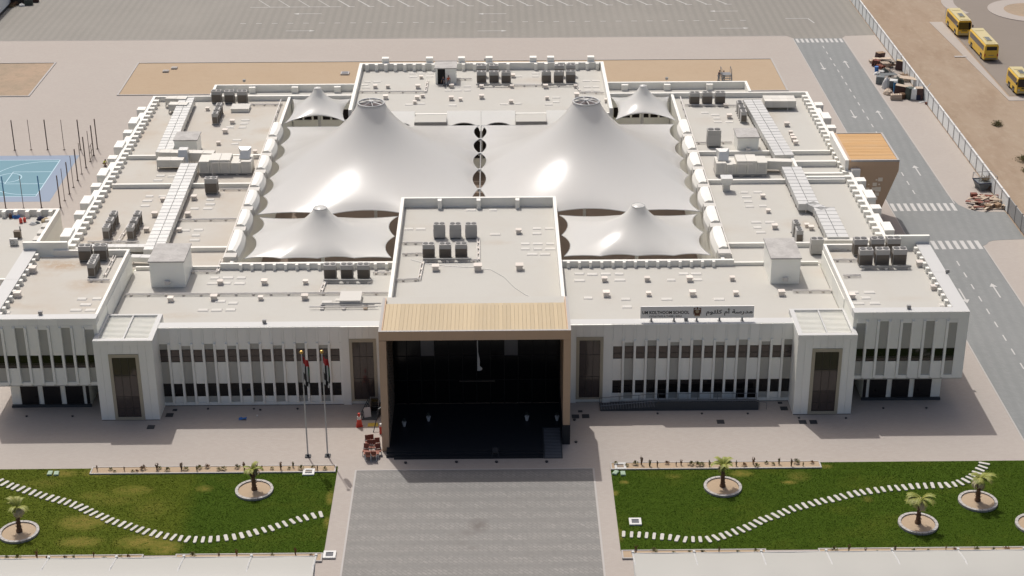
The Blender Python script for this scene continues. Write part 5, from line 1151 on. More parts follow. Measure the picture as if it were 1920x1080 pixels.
# ------------------------------------------------------------------ ball court fence posts
FPM = {}
def court_post(x, y, thick, label, h=4.9):
    blue = False
    k = (thick, h)
    if k not in FPM:
        b = MB(); r_ = .085 if thick else .045; b.tube((0, 0, 0), (0, 0, h*.55), r_, 8, 0); b.tube((0, 0, h*.55), (0, 0, h), r_, 8, 1); b.box(-.16, .16, -.16, .16, 0, .06, 0); FPM[k] = b.mesh('fence_post', ['post_brown', 'post_blue' if thick == 2 else 'post_brown'])
    o = bpy.data.objects.new('fence_post', FPM[k]); link(o); o.location = (x, y, 0); tag(o, label, 'fence post', 'bare fence posts round the ball court')
rowb = [(28, 282, 1), (58.5, 281, 0), (89.5, 281, 1), (120.5, 281, 0), (151, 281, 1)]
for i, (px, py, th) in enumerate(rowb): court_post(*G(px, py), th, '%s brown post behind the ball court, %s' % ('thick' if th else 'thin', nth(i+1)))
rowr = [(183, 279.5, 1), (176, 292, 1), (169.5, 303, 0), (161.5, 314.5, 1), (153.5, 326.5, 0), (146, 338.5, 1), (138, 351.5, 0), (130.5, 364, 1), (121.5, 376.5, 0), (113.5, 390, 1)]
for i, (px, py, th) in enumerate(rowr): court_post(*G(px, py), th, '%s brown post right of the ball court, %s from the back' % ('thick' if th else 'thin', ['first', 'second', 'third', 'fourth', 'fifth', 'sixth', 'seventh', 'eighth', 'ninth', 'tenth'][i]))
for i, (px, py, th) in enumerate(((11, 391.5, 2), (44.5, 391, 0), (78, 390.5, 2))): court_post(*G(px, py), th, '%s post before the near edge of ball court, %s' % ('thick blue' if th else 'thin', nth(i+1)))
xa, ya = G(176, 292); xb, yb = G(169.5, 303)
t = thing('court_gate', 'small dark framed gate between the posts right of ball court', 'gate', ((xa+xb)/2, (ya+yb)/2, 0)); b = MB(); dx, dy = (xb-xa)/2*.92, (yb-ya)/2*.92
for z in (.25, 1.2, 2.2): b.tube((-dx, -dy, z), (dx, dy, z), .045, 5)
for q in (-1, 0, 1): b.tube((q*dx, q*dy, .1), (q*dx, q*dy, 2.2), .045, 5)
b.build('frame', 'post_brown', t)
# ------------------------------------------------------------------ buses
def bus(x, y, L, rear, label, ac=(0, 3)):
    W2, H = 1.27, 3.15; t = thing('bus', label, 'bus', (x, y, 0), 0, 'yellow buses parked in the yard')   # local: near end at y=0, far end at y=L
    pr = [(-W2, .38), (-W2, 1.7), (-W2+.06, 2.85), (-W2+.28, 3.1), (W2-.28, 3.1), (W2-.06, 2.85), (W2, 1.7), (W2, .38)]
    b = MB(); st = [(0, .0, .30), (.10, .0, .0), (L-.15, 0, 0), (L, 0, .25)]
    rows = [[(px*(1-.04*sh), yy+(.28*max(0, z-1.3)/1.8 if (i == 0 and not rear) else 0), z-(sh*.35 if z > 2.7 else 0)) for px, z in pr] for i, (yy, q, sh) in enumerate(st)]
    b.grid([list(c) for c in rows], 0, True); b.face(rows[0][::-1]); b.face(rows[-1]); b.build('body', 'bus_yellow', t)
    b = MB(); b.box(-W2+.16, W2-.16, .12, L-.2, 3.101, 3.16); b.box(-W2+.5, W2-.5, .8, 1.6, 3.16, 3.21); b.box(-W2+.5, W2-.5, L-2, L-1.3, 3.16, 3.21); b.build('roof', 'bus_cream', t)
    b = MB(); a0 = L*ac[0]/10+1.5 if not rear else 1.9
    a0 = 2.0 if rear else (2.4 if L > 7 else 1.6); a1 = a0+(2.4 if L > 7 else 2.2)
    b.box(-.5, .5, a0, a1, 3.161, 3.30, 0)
    for k in range(4): yy = a0+.12+(a1-a0-.24)*k/4; b.box(-.42, .42, yy+.03, yy+(a1-a0-.24)/4-.05, 3.30, 3.32, 1)
    b.build('roof_unit', ['bus_cream', 'cab_grey'], t)
    n = 6 if L > 7 else 4
    for s in (-1, 1):
        for k in range(n):
            ya = .75+(L-1.3)*k/n; yb = .75+(L-1.3)*(k+1)/n-.025
            b = MB(); o1, o2 = s*(W2+.004), s*(W2-.045)
            b.hexa([(s*(W2-.03), ya, 1.75), (o1, ya, 1.75), (o1, yb, 1.75), (s*(W2-.03), yb, 1.75), (s*(W2-.1), ya, 2.68), (o2, ya, 2.68), (o2, yb, 2.68), (s*(W2-.1), yb, 2.68)][::1]); b.build('window', 'glass_brown_reflect', t)
        for yy in ((1.9, L-1.9) if not rear else (1.9, L-2.2)):
            w_ = MB(); i0 = len(w_.v); ring_ = []
            w_.tube((s*(W2-.28), yy, .48), (s*(W2+.015), yy, .48), .48, 16, 0); w_.tube((s*(W2+.014), yy, .48), (s*(W2+.03), yy, .48), .24, 12, 1); w_.build('wheel', ['tyre', 'chrome'], t)
            w_ = MB(); w_.box(s*(W2-.02), s*(W2+.008), yy-.62, yy+.62, .36, 1.05); w_.build('wheel_arch', 'tyre', t)
    if rear:
        b = MB(); b.box(-.92, .92, -.03, -.002, 2.05, 2.72); b.build('rear_window', 'glass_dark', t)
        b = MB(); b.box(-.45, .45, -.025, -.002, 1.1, 1.18); b.box(-1.0, 1.0, -.03, -.003, .45, .62); b.build('bumper', 'cover_grey', t)
        for q in (-1, 1): b = MB(); b.box(q*1.12-.1, q*1.12+.1, -.03, -.003, .95, 1.45); b.build('tail_light', 'lamp_red', t)
    else:
        b = MB(); b.hexa([(-1.12, .04, 1.45), (1.12, .04, 1.45), (1.12, .12, 1.45), (-1.12, .12, 1.45), (-1.08, .235, 2.75), (1.08, .235, 2.75), (1.08, .31, 2.75), (-1.08, .31, 2.75)]); o = b.build('windscreen', 'glass_dark', t); o.location = (0, -.075, 0)
        b = MB(); b.box(-1.15, 1.15, -.06, -.003, .42, .75); b.build('bumper', 'bus_cream', t)
        for q in (-1, 1):
            b = MB(); b.box(q*.92-.17, q*.92+.17, -.04, -.002, .85, 1.08); b.build('headlight', 'chrome', t)
            b = MB(); b.box(q*1.42-.1, q*1.42+.1, -.15, .0, 1.9, 2.35); b.tube((q*1.2, .1, 2.5), (q*1.42, -.07, 2.3), .025, 5); b.build('mirror', 'tyre', t)
        b = MB(); b.box(-.5, .5, -.03, -.002, 1.15, 1.3); b.build('grille', 'cover_dark', t)
bus(89.4, 139.4, 9.0, False, 'yellow bus facing the camera, farthest of the three')
bus(90.2, 124.1, 10.6, True, 'long yellow bus showing its rear, middle of the three')
bus(90.55, 104.9, 6.3, False, 'short yellow minibus at the right edge by the fence')
t = thing('street_slab', 'short white concrete strip on the sand by the bus yard', 'slab', (*G(1801, 106.5), 0), 0); b = MB(); b.box(-1.1, 1.1, -.3, .3, 0, .1); b.build('slab', 'kerb', t)
def bush(px, py, s_, label, seed):
    r = random.Random(seed); x, y = G(px, py); t = thing('desert_bush', label, 'bush', (x, y, -.03)); b = MB()
    for k in range(420):
        a = r.uniform(0, 6.28); e = r.uniform(.05, 1.5); rad = s_*r.uniform(.5, 1.0)*(1+.25*math.sin(a*3)); P = Vector((math.cos(a)*math.cos(e)*rad, math.sin(a)*math.cos(e)*rad, math.sin(e)*rad*.75)); d = Vector((r.gauss(0, 1), r.gauss(0, 1), r.gauss(0, 1))).normalized()*.16; d2 = Vector((r.gauss(0, 1), r.gauss(0, 1), r.gauss(0, 1))).normalized()*.16; b.face([P, P+d, P+d2])
    b.build('foliage', 'shrub_green', t); b = MB()
    for k in range(14): a = r.uniform(0, 6.28); b.tube((0, 0, 0), (math.cos(a)*s_*.6, math.sin(a)*s_*.6, s_*r.uniform(.3, .6)), .03, 4)
    b.build('stem', 'trunk', t)
bush(1870, 235, 1.0, 'lone low green bush on the sand right of the fence', 1); bush(1918, 302, 1.3, 'low dark bush at the right edge on the sand', 2); bush(1925, 322, .8, 'small reddish bush at the right edge below the larger', 3)
# ------------------------------------------------------------------ entrance side things
def ramp_thing(name, label, x0, x1, y0, y1, slope_to, zt, ribs=True):
    """ramp with a dark side wall, sloping up from x0 to slope_to and level beyond, and a handrail"""
    t = thing(name, label, 'ramp', (x0, y0, 0)); L = x1-x0; a = slope_to-x0; D = y1-y0
    b = MB(); b.prism([(0, 0), (L, 0), (L, D), (0, D)], 0, .06)
    b.hexa([(0, .02, .06), (a, .02, .06), (a, D-.02, .06), (0, D-.02, .06), (0, .02, .1), (a, .02, zt), (a, D-.02, zt), (0, D-.02, .1)]); b.box(a, L, .02, D-.02, .06, zt); b.build('deck', 'granite_mid', t)
    b = MB(); n = int(L/.28)
    for k in range(n+1):
        x = L*k/n; b.tube((x, .04, .06), (x, .04, max(.5, min(1, x/a)*zt+.62)), .022, 4)
    b.tube((0, .04, .62), (a, .04, zt+.75), .04, 6); b.tube((a, .04, zt+.75), (L, .04, zt+.75), .04, 6); b.build('railing', 'rail_grey', t)
    b = MB(); b.box(a, L, -.02, .0, .0, zt+.6); b.build('side_wall', 'granite_mid', t)
    if ribs:
        b = MB()
        for k in range(int(a/.3)): x = .15+.3*k; z = .1+(zt-.1)*x/a; b.box(x-.04, x+.04, .1, D-.1, z-.02, z+.035)
        b.build('grip_strip', 'cover_grey', t)
    b = MB(); b.tube((0, D-.1, .1), (0, D-.1, .8), .03, 5); b.tube((0, D-.1, .8), (a, D-.1, zt+.8), .03, 5); b.tube((a, D-.1, zt+.8), (L, D-.1, zt+.8), .03, 5)
    for k in range(9): x = L*k/8; b.tube((x, D-.1, 0), (x, D-.1, min(1, x/a)*zt+.8), .025, 4)
    b.build('handrail', 'rail_grey', t)
    b = MB(); b.tube((L+.1, .1, 0), (L+.1, .1, 1.0), .03, 5); b.tube((L+.1, .1, 1.0), (L+.9, .1, .8), .03, 5); b.tube((L+.9, .1, .8), (L+.9, .1, 0), .03, 5); b.build('end_rail', 'rail_grey', t)
ramp_thing('access_ramp', 'long dark access ramp with railing before the right facade', 13.4, 30.6, -2.15, -.5, 19.5, .42)
t = thing('access_ramp', 'short dark ramp with railings left of the portal', 'ramp', (-12.4, -3.7, 0)); b = MB()
b.hexa([(0, 0, 0), (1.6, 0, 0), (2.55, 3.1, 0), (.75, 3.1, 0), (0, 0, .05), (1.6, 0, .05), (2.55, 3.1, .45), (.75, 3.1, .45)]); b.build('deck', 'granite_mid', t)
for q in (0, 1):
    b = MB(); P = [Vector((q*1.6, 0, .05)), Vector((.75+q*1.8, 3.1, .45))]
    for k in range(9): Q = P[0].lerp(P[1], k/8); b.tube(Q, Q+Vector((0, 0, .95)), .03, 4)
    for h in (.5, .95): b.tube(P[0]+Vector((0, 0, h)), P[1]+Vector((0, 0, h)), .035, 5)
    b.build('railing', 'steel_dark', t)
t = thing('white_board', 'white sheet leaning against the short ramp railing', 'board', (*G(690, 784), 0), R_(15)); b = MB(); b.obox((0, .25, .55), (.75, .04, 1.15), 0, 0, 0, R_(-25)); b.build('sheet', 'plastic_white', t)
t = thing('door_panels', 'three dark glazed panels in a pale rack beside the portal', 'panel rack', (*G(703, 777), 0)); b = MB()
b.box(-.45, .5, -.3, -.22, 0, .12); b.box(-.45, .5, .5, .58, 0, .12); b.box(-.5, -.42, -.3, .58, .12, 1.9); b.box(.42, .5, -.3, .58, .12, 1.9); b.box(-.42, .42, .4, .5, .15, 1.9); b.build('rack', 'rail_grey', t)
for k in range(3): b = MB(); b.box(-.36, .36, .33, .395, .22+.57*k, .7+.57*k); b.build('panel', 'glass_dark', t)
t = thing('traffic_barrier', 'red and white upright barrier at the shade edge left of portal', 'barrier', (*G(674, 800), 0), .3); b = MB(); b.box(-.35, .35, -.18, .18, 0, .12); b.build('base', 'red', t)
for k in range(4): b = MB(); b.box(-.3+.06*k, .3-.06*k, -.09, .09, .12+.38*k, .5+.38*k); b.build('band', 'red' if k != 2 else 'plastic_white', t)
t = thing('traffic_barrier', 'red and white barrier partly behind the left portal wall', 'barrier', (*G(714.5, 813), 0)); b = MB(); b.box(-.15, .2, -.15, .15, 0, .9); b.build('band', 'red', t); b = MB(); b.box(-.12, .17, -.12, .12, .9, 1.2); b.build('band', 'plastic_white', t)
t = thing('floor_mat', 'yellow mat on the shaded pavement by the short ramp', 'mat', (*G(699, 797), .002)); b = MB(); b.prism([(-.55, -.35), (.6, -.3), (.5, .45), (-.5, .4)], 0, .03); b.build('mat', 'yellow', t)
t = thing('pole_prop', 'dark pole leaning on the left portal wall', 'pole', (*G(700, 811), 0)); b = MB(); b.tube((0, 0, 0), (.62, 1.4, 2.3), .05, 6); b.tube((.55, 1.2, 2.1), (.85, 1.5, 2.2), .12, 6); b.build('pole', 'steel_dark', t)
# stacked chairs: brown-red seats on white frames
def make_chair():
    t = thing('stacking_chair', 'x', 'chair'); b = MB(); b.box(-.26, .26, -.26, .24, .43, .52); b.build('seat', 'brick_red', t); b = MB(); b.obox((0, .28, .82), (.5, .06, .5), 0, 0, 0, R_(-12)); b.build('backrest', 'brick_red', t); b = MB()
    for q in (-1, 1): b.box(q*.25-.04, q*.25+.04, -.27, .26, .36, .43); b.box(q*.25-.035, q*.25+.035, .2, .26, .43, .7)
    b.build('frame', 'plastic_white', t)
    for q in (-1, 1):
        for e in (-1, 1): b = MB(); b.tube((q*.24, e*.23, .38), (q*.27, e*.28, 0), .03, 5); b.build('leg', 'plastic_white', t)
    return t
ch0 = make_chair(); first = True
for i, (px, py, z, rz, lab) in enumerate(((690, 837, 0, .1, 'farthest left of the heap'), (697, 836, 0, .2, 'farthest right of the heap'), (693, 846, 0, -.1, 'behind the table, left'), (700.5, 846, 0, .15, 'behind the table, middle'), (708, 842, 0, .1, 'right side, farther'), (710, 853, 0, .2, 'right side, nearer'), (686, 853, 0, -.2, 'left end of the heap'), (691, 862, 0, 3.1, 'front left of the heap'), (702, 861, 0, 3.0, 'front right of the heap'))):
    lab = 'brown red chair with white frame left of portal, '+lab; loc = (*G(px, py), z)
    if first: ch0.location = loc; ch0.rotation_euler = (0, 0, rz); ch0['label'] = lab; ch0['group'] = 'chairs heaped left of the portal'; first = False; ch0.scale = (1.1,)*3
    else: copy_thing(ch0, lab, loc, rz, 'chairs heaped left of the portal', 1.1)
t = thing('low_table', 'low brown red table with white legs among the heaped chairs', 'table', (*G(697, 857), 0)); b = MB(); b.box(-.8, .8, -.35, .35, .5, .58); b.build('tabletop', 'brick_red', t)
for q in (-1, 1):
    for e in (-1, 1): b = MB(); b.box(q*.7-.04, q*.7+.04, e*.28-.04, e*.28+.04, 0, .5); b.build('leg', 'plastic_white', t)
# pots, stand and white strip under the portal
def pot(px, py, lab):
    x, y = G(px, py, .5); t = thing('plant_pot', lab, 'plant pot', (x, y, .48), 0, 'white pots under the portal'); t.scale = (.8, .8, .8); b = MB(); b.cyl((0, 0, 0), .16, .62, 16, 0, .30); b.cyl((0, 0, .62), .31, .07, 16); b.build('pot', 'plastic_white', t, smooth=False); b = MB(); r = random.Random(px)
    for k in range(70): a = r.uniform(0, 6.28); e = r.uniform(.2, 1.5); P = Vector((math.cos(a)*math.cos(e)*.3, math.sin(a)*math.cos(e)*.3, .75+.4*math.sin(e))); s_ = Vector((-math.sin(a), math.cos(a), 0))*.06; b.face([P-s_, P+s_, P+Vector((0, 0, .15))])
    b.build('plant', 'cab_green', t)
for px, py, lab in ((758, 799, 'leftmost white tapered pot under the portal, nearer row'), (803.5, 789, 'white tapered pot behind on the left under the portal'), (988, 788, 'white tapered pot right of centre under the portal'), (1044.5, 788, 'rightmost white tapered pot by the portal ramp')): pot(px, py, lab)
t = thing('white_strip', 'narrow white strip before the dark entrance glass', 'cloth', (0, -1.35, 0)); b = MB(); pr_ = [(8.3, .08, .20), (7.6, .08, .2), (6.9, .09, .2), (6.5, .10, .27), (6.1, .1, .36), (5.6, .1, .38), (5.25, .1, .36), (5.0, .1, .62), (4.8, .08, .60), (4.65, .1, .3)]  # narrow rippled white strip just before the entrance glass
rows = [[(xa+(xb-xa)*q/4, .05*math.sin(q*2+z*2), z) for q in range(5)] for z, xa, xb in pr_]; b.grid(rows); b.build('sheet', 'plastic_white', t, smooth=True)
t = thing('easel_stand', 'dark folding stand at the front edge of the portal steps', 'stand', (*G(929, 858), 0)); b = MB()
for q in (-1, 1): b.tube((q*.42, -.25, 0), (q*.08, .05, 1.25), .035, 5); b.tube((q*.42, .35, 0), (q*.08, .05, 1.25), .035, 5)
b.build('leg_frame', 'steel_dark', t); b = MB(); b.box(-.3, .3, -.03, .03, .55, 1.15); b.build('board', 'cover_dark', t)
# litter
t = thing('blue_tarp', 'small crumpled blue tarp on the shaded pavement before left facade', 'tarp', (*G(455, 786.5), 0)); b = MB(); r = random.Random(4); rows = [[(-.4+.2*i+r.uniform(-.05, .05), -.2+.14*j, .02+r.uniform(0, .22)) for i in range(5)] for j in range(4)]; b.grid(rows); b.build('sheet', 'blue', t)
t = thing('white_cup', 'tiny white cup on the shaded pavement before left facade', 'cup', (*G(482.5, 781), 0)); b = MB(); b.cyl((0, 0, 0), .07, .16, 10, 0, .1); b.build('cup', 'plastic_white', t)
for i, (px, py, m, s_, nm, lab) in enumerate(((30, 408, 'blue', 1.0, 'tarp_bundle', 'blue tarp bundle against the annex parapet'), (77, 412, 'navy', 1.0, 'tarp_bundle', 'dark blue bag on the annex roof at the right'), (87, 416, 'wood_pale', 1.2, 'insulation_bag', 'crumpled yellow sheet near the annex roof corner'), (39.5, 418, 'red', .5, 'paint_can', 'red can on the annex roof, left of two'), (46.5, 416, 'red', .45, 'paint_can', 'red can on the annex roof, right of two'), (62, 421, 'plastic_white', .8, 'white_sack', 'white sack among the litter on annex roof'), (70, 419, 'cab_grey', .6, 'grey_sack', 'grey sack beside the white one on annex roof'), (20, 409, 'cab_maroon', .5, 'paint_can', 'dark can by the annex parapet'))):
    x, y = G(px, py, 3.7); t = thing(nm, lab, nm.split('_')[-1], (x, y, 3.7)); b = MB(); r = random.Random(i)
    if 'can' in nm: b.cyl((0, 0, 0), .28*s_*1.6, .75*s_*1.6, 12); b.cyl((0, 0, .75*s_*1.6), .2*s_, .12, 10)
    else:
        rows = []
        for k in range(6):
            v = k/5; rows.append([(.62*s_*math.cos(q*.628)*(1-.75*v*v)*r.uniform(.8, 1.15), .42*s_*math.sin(q*.628)*(1-.75*v*v)*r.uniform(.8, 1.15), .5*s_*v) for q in range(10)])
        b.grid(rows, 0, True); b.face(rows[-1])
    b.build('body', m, t)
# ------------------------------------------------------------------ people
def skin(name, joints, edges, m, parent, sub=2):
    me = bpy.data.meshes.new(name); me.from_pydata([j[:3] for j in joints], edges, []); o = bpy.data.objects.new(name, me); link(o); o.parent = parent
    me.materials.append(M[m]); o.modifiers.new('Skin', 'SKIN'); s_ = o.modifiers.new('Subdivision', 'SUBSURF'); s_.levels = sub; s_.render_levels = sub
    for i, j in enumerate(joints): me.skin_vertices[0].data[i].radius = (j[3], j[4] if len(j) > 4 else j[3])
    me.skin_vertices[0].data[0].use_root = True
    return o
def person(label, loc, rz, top, legs, bend=0.0, crouch=False, arm=.2, hat=None):
    t = thing('person', label, 'person', loc, rz)
    if crouch: hipz, kneey, hip = .42, -.42, (0, .12)
    else: hipz, kneey, hip = .92, -.03, (0, 0)
    hb = Vector((0, hip[1], hipz)); up = Vector((0, -math.sin(bend), math.cos(bend)))
    ch = hb+up*.30; nk = hb+up*.53; hd = nk+(up*.9+Vector((0, -.2, 0))).normalized()*.17
    J = [(*hb, .14, .10), (*(hb+up*.15), .135, .095), (*ch, .165, .105), (*nk, .058), (*hd, .095, .105), (*(hd+up*.09), .07, .08)]; E = [(0, 1), (1, 2), (2, 3), (3, 4), (4, 5)]
    legs_j = [(*hb, .15, .11)]; legs_e = []; sh_j = [(*(hb+up*.04), .155, .115), (*(hb+up*.17), .15, .11), (*ch, .18, .12), (*(hb+up*.47), .10, .08)]; sh_e = [(0, 1), (1, 2), (2, 3)]
    shoes = []
    for s_ in (-1, 1):
        hpj = hb+Vector((s_*.095, 0, -.04)); kn = Vector((s_*.12, hip[1]+kneey, .50 if not crouch else .50)); an = Vector((s_*.12, hip[1]+(.02 if not crouch else -.22), .08))
        i = len(J); J += [(*hpj, .085), (*kn, .056), (*an, .04), (*(an+Vector((0, -.14, -.04))), .036)]; E += [(0, i), (i, i+1), (i+1, i+2), (i+2, i+3)]
        q = len(legs_j); legs_j += [(*hpj, .10), (*kn, .072), (*(an+Vector((0, 0, .05))), .062)]; legs_e += [(0, q), (q, q+1), (q+1, q+2)]
        shp = nk-up*.07+Vector((s_*.19, 0, 0)); elb = shp+Vector((s_*.07, -arm*.5, -.27)); wr = elb+Vector((-s_*.03, -arm, -.20)); i = len(J)
        J += [(*shp, .055), (*elb, .042), (*wr, .030), (*(wr+Vector((0, -.03, -.09))), .034)]; E += [(2, i), (i, i+1), (i+1, i+2), (i+2, i+3)]
        w0 = i+3; base = wr+Vector((0, -.03, -.09))
        for f in range(4): i = len(J); off = Vector(((f-1.5)*.018, 0, 0)); L = (.065, .075, .07, .055)[f]; J += [(*(base+off+Vector((0, -.012, -.05))), .009), (*(base+off+Vector((0, -.03, -.05-L))), .008)]; E += [(w0, i), (i, i+1)]
        i = len(J); J += [(*(base+Vector((-s_*.04, -.02, -.02))), .010), (*(base+Vector((-s_*.05, -.05, -.06))), .009)]; E += [(w0, i), (i, i+1)]
        q = len(sh_j); sh_j += [(*shp, .07), (*(elb+Vector((0, 0, .04))), .058)]; sh_e += [(2, q), (q, q+1)]
        bs = MB(); bs.box(s_*.12-.05, s_*.12+.05, an.y-.21, an.y+.06, 0, .10); bs.build('shoe', 'tyre', t)
    skin('body', J, E, 'skin', t); skin('trousers', legs_j, legs_e, legs, t); skin('shirt', sh_j, sh_e, top, t)
    # hair cap and face
    b = MB(); rows = []
    for k in range(6):
        a = 1.57*k/5; rows.append([(hd.x+.112*math.cos(a)*math.cos(q*.5236), hd.y+.018+.118*math.cos(a)*math.sin(q*.5236), hd.z+.03+.135*math.sin(a)) for q in range(12)])
    b.grid(rows, 0, True); b.build('cap' if hat else 'hair', hat or 'hair', t, smooth=True)
    b = MB(); b.obox((hd.x, hd.y-.118, hd.z+.01), (.03, .04, .045)); [b.obox((hd.x+q*.035, hd.y-.105, hd.z+.035), (.022, .02, .014)) for q in (-1, 1)]; b.obox((hd.x, hd.y-.105, hd.z-.04), (.05, .02, .012)); [b.obox((hd.x+q*.105, hd.y, hd.z+.01), (.02, .03, .06)) for q in (-1, 1)]; b.build('face', 'skin', t)
person('person in dark top bending by the dark stair box door on the service roof', (*G(833.5, 161.5, Z8), Z8), R_(-25), 'navy', 'trouser_grey', .55, False, .25)
person('person in orange red top standing by the stair box on the service roof', (*G(841, 161.5, Z8), Z8), R_(15), 'orange_red', 'trouser_grey', .1, False, .15)
person('person in yellow green vest crouching on the pavement beyond left wing', (*G(196, 311), .0), R_(60), 'hi_vis', 'trouser_tan', .6, True, .2, 'hair')
person('person in dark clothes at the back parapet beside the steel steps', (*G(1347, 152, 8.4), 8.4), R_(120), 'navy', 'trouser_grey', .2, False, .25)
person('person in pale shirt just left of the steel steps on back roof', (*G(1357, 153, 8.4), 8.4), R_(200), 'shirt_white', 'cab_grey', .15, False, .25)
# ------------------------------------------------------------------ heaps of discarded things by the fence
def item(kind, label, px, py, dim, m, rz=0, z=0.0, tilt=0.0, rx=0.0, m2=None):
    x, y = G(px, py); t = thing({'pallet': 'wooden_pallet', 'cabinet': 'cabinet', 'sack': 'sack', 'board': 'wooden_board', 'crate': 'wooden_crate', 'drum': 'drum', 'table': 'table', 'pipe': 'pipe', 'tyre': 'tyre', 'branches': 'branch_pile', 'skip': 'skip'}[kind], label, kind, (x, y, z)); t.rotation_euler = (rx, tilt, rz)
    w_, d_, h = dim; b = MB()
    if kind == 'pallet' or kind == 'crate':
        n = 5
        for k in range(n): xx = -w_/2+w_*(k+.5)/n; bp('slat', t, m, xx-w_/n*.38, xx+w_/n*.38, -d_/2, d_/2, h-.06, h)
        for k in range(3): yy = -d_/2+.06+(d_-.12)*k/2; b.box(-w_/2, w_/2, yy-.05, yy+.05, .05, h-.062); b.box(-w_/2, w_/2, yy-.05, yy+.05, 0, .048)
        b.build('bearer', m, t)
        if kind == 'crate':
            for q in (-1, 1):
                for j in range(3): bp('slat', t, m, -w_/2, w_/2, q*d_/2-.03, q*d_/2+.03, h*(.1+.3*j), h*(.1+.3*j)+h*.2)
    elif kind == 'cabinet':
        b.box(-w_/2, w_/2, -d_/2, d_/2, .06, h); b.build('case', m, t); b = MB(); b.box(-w_/2-.02, w_/2+.02, -d_/2-.02, d_/2+.02, h, h+.05); b.build('top', m2 or m, t)
        for q in (-1, 1): b = MB(); b.box(q*w_/4-w_/4+.03, q*w_/4+w_/4-.03, -d_/2-.03, -d_/2-.002, .12, h-.08); b.box(q*.06-.015, q*.06+.015, -d_/2-.06, -d_/2-.03, h*.5, h*.62); b.build('door', m, t)
    elif kind == 'sack' or kind == 'branches':
        r = random.Random(px)
        if kind == 'sack':
            rows = [[(w_/2*math.cos(q*.628)*(1-.8*(k/5)**2.5)*r.uniform(.85, 1.1), d_/2*math.sin(q*.628)*(1-.8*(k/5)**2.5)*r.uniform(.85, 1.1), h*k/5) for q in range(10)] for k in range(6)]; b.grid(rows, 0, True); b.face(rows[-1]); b.build('body', m, t); b = MB(); b.tube((0, 0, h*.95), (.05, 0, h*1.15), .08, 6); b.build('neck', m, t)
        else:
            for k in range(60): a = r.uniform(0, 6.28); e = r.uniform(0, .8); L = r.uniform(.4, 1)*w_/2; P = Vector((r.uniform(-.3, .3), r.uniform(-.3, .3), r.uniform(0, h*.6))); b.tube(P, P+Vector((math.cos(a)*math.cos(e), math.sin(a)*math.cos(e), math.sin(e)))*L, .035, 4, 0, .01)
            b.build('branch', m, t)
    elif kind == 'board':
        b.box(-w_/2, w_/2, -d_/2, d_/2, 0, h); b.build('panel', m, t); b = MB(); b.box(-w_/2, w_/2, -d_/2, -d_/2+.05, -.03, -.001); b.box(-w_/2, w_/2, d_/2-.05, d_/2, -.03, -.001); b.build('batten', m2 or m, t)
    elif kind == 'drum':
        b.cyl((0, 0, 0), w_/2, h, 16); b.build('body', m, t); b = MB(); [b.cyl((0, 0, h*q), w_/2+.03, .05, 16) for q in (.02, .33, .66, .96)]; b.build('rim', m, t)
    elif kind == 'table':
        b.box(-w_/2, w_/2, -d_/2, d_/2, h-.05, h); b.build('tabletop', m, t)
        for q in (-1, 1):
            for e in (-1, 1): b = MB(); b.box(q*(w_/2-.05)-.03, q*(w_/2-.05)+.03, e*(d_/2-.05)-.03, e*(d_/2-.05)+.03, 0, h-.05); b.build('leg', m2 or m, t)
    elif kind == 'pipe': b.tube((-w_/2, 0, d_), (w_/2, 0, d_), d_, 8); b.build('tube', m, t); b = MB(); b.tube((w_/2-.1, 0, d_), (w_/2, 0, d_), d_*1.3, 8); b.build('collar', m, t)
    elif kind == 'tyre':
        rows = []
        for q in range(16): a = q*.3927; rows.append([((w_/2+.11*math.cos(f))*math.cos(a), (w_/2+.11*math.cos(f))*math.sin(a), .11+.11*math.sin(f)) for f in (0, 1.26, 2.5, 3.77, 5.03)])
        rows.append(rows[0]); b.grid(rows, 0, True); b.build('tread', m, t)
    elif kind == 'skip':
        b.hexa([(-w_/2+.5, -d_/2, 0), (w_/2-.5, -d_/2, 0), (w_/2-.5, d_/2, 0), (-w_/2+.5, d_/2, 0), (-w_/2, -d_/2, h), (w_/2, -d_/2, h), (w_/2, d_/2, h), (-w_/2, d_/2, h)]); b.build('tub', m, t); b = MB()
        for q in (-1, 1): b.box(-w_/2, w_/2, q*d_/2-.05, q*d_/2+.05, h, h+.1); b.box(q*w_/2-.05, q*w_/2+.05, -d_/2, d_/2, h+.001, h+.101)
        b.build('rim', m2 or m, t); b = MB()
        for q in (-1, 1):
            for e in (-1, 1): b.tube((q*w_/2, e*d_/2, h), (q*w_/2, e*d_/2, h+1.0), .05, 5)
            b.tube((-w_/2, q*d_/2, h+1.0), (w_/2, q*d_/2, h+1.0), .04, 5); b.tube((q*w_/2, -d_/2, h+1.0), (q*w_/2, d_/2, h+1.0), .04, 5)
        b.build('cage_rail', 'steel_grey', t)
ox, oy, kk = 1620, 90, 9.82
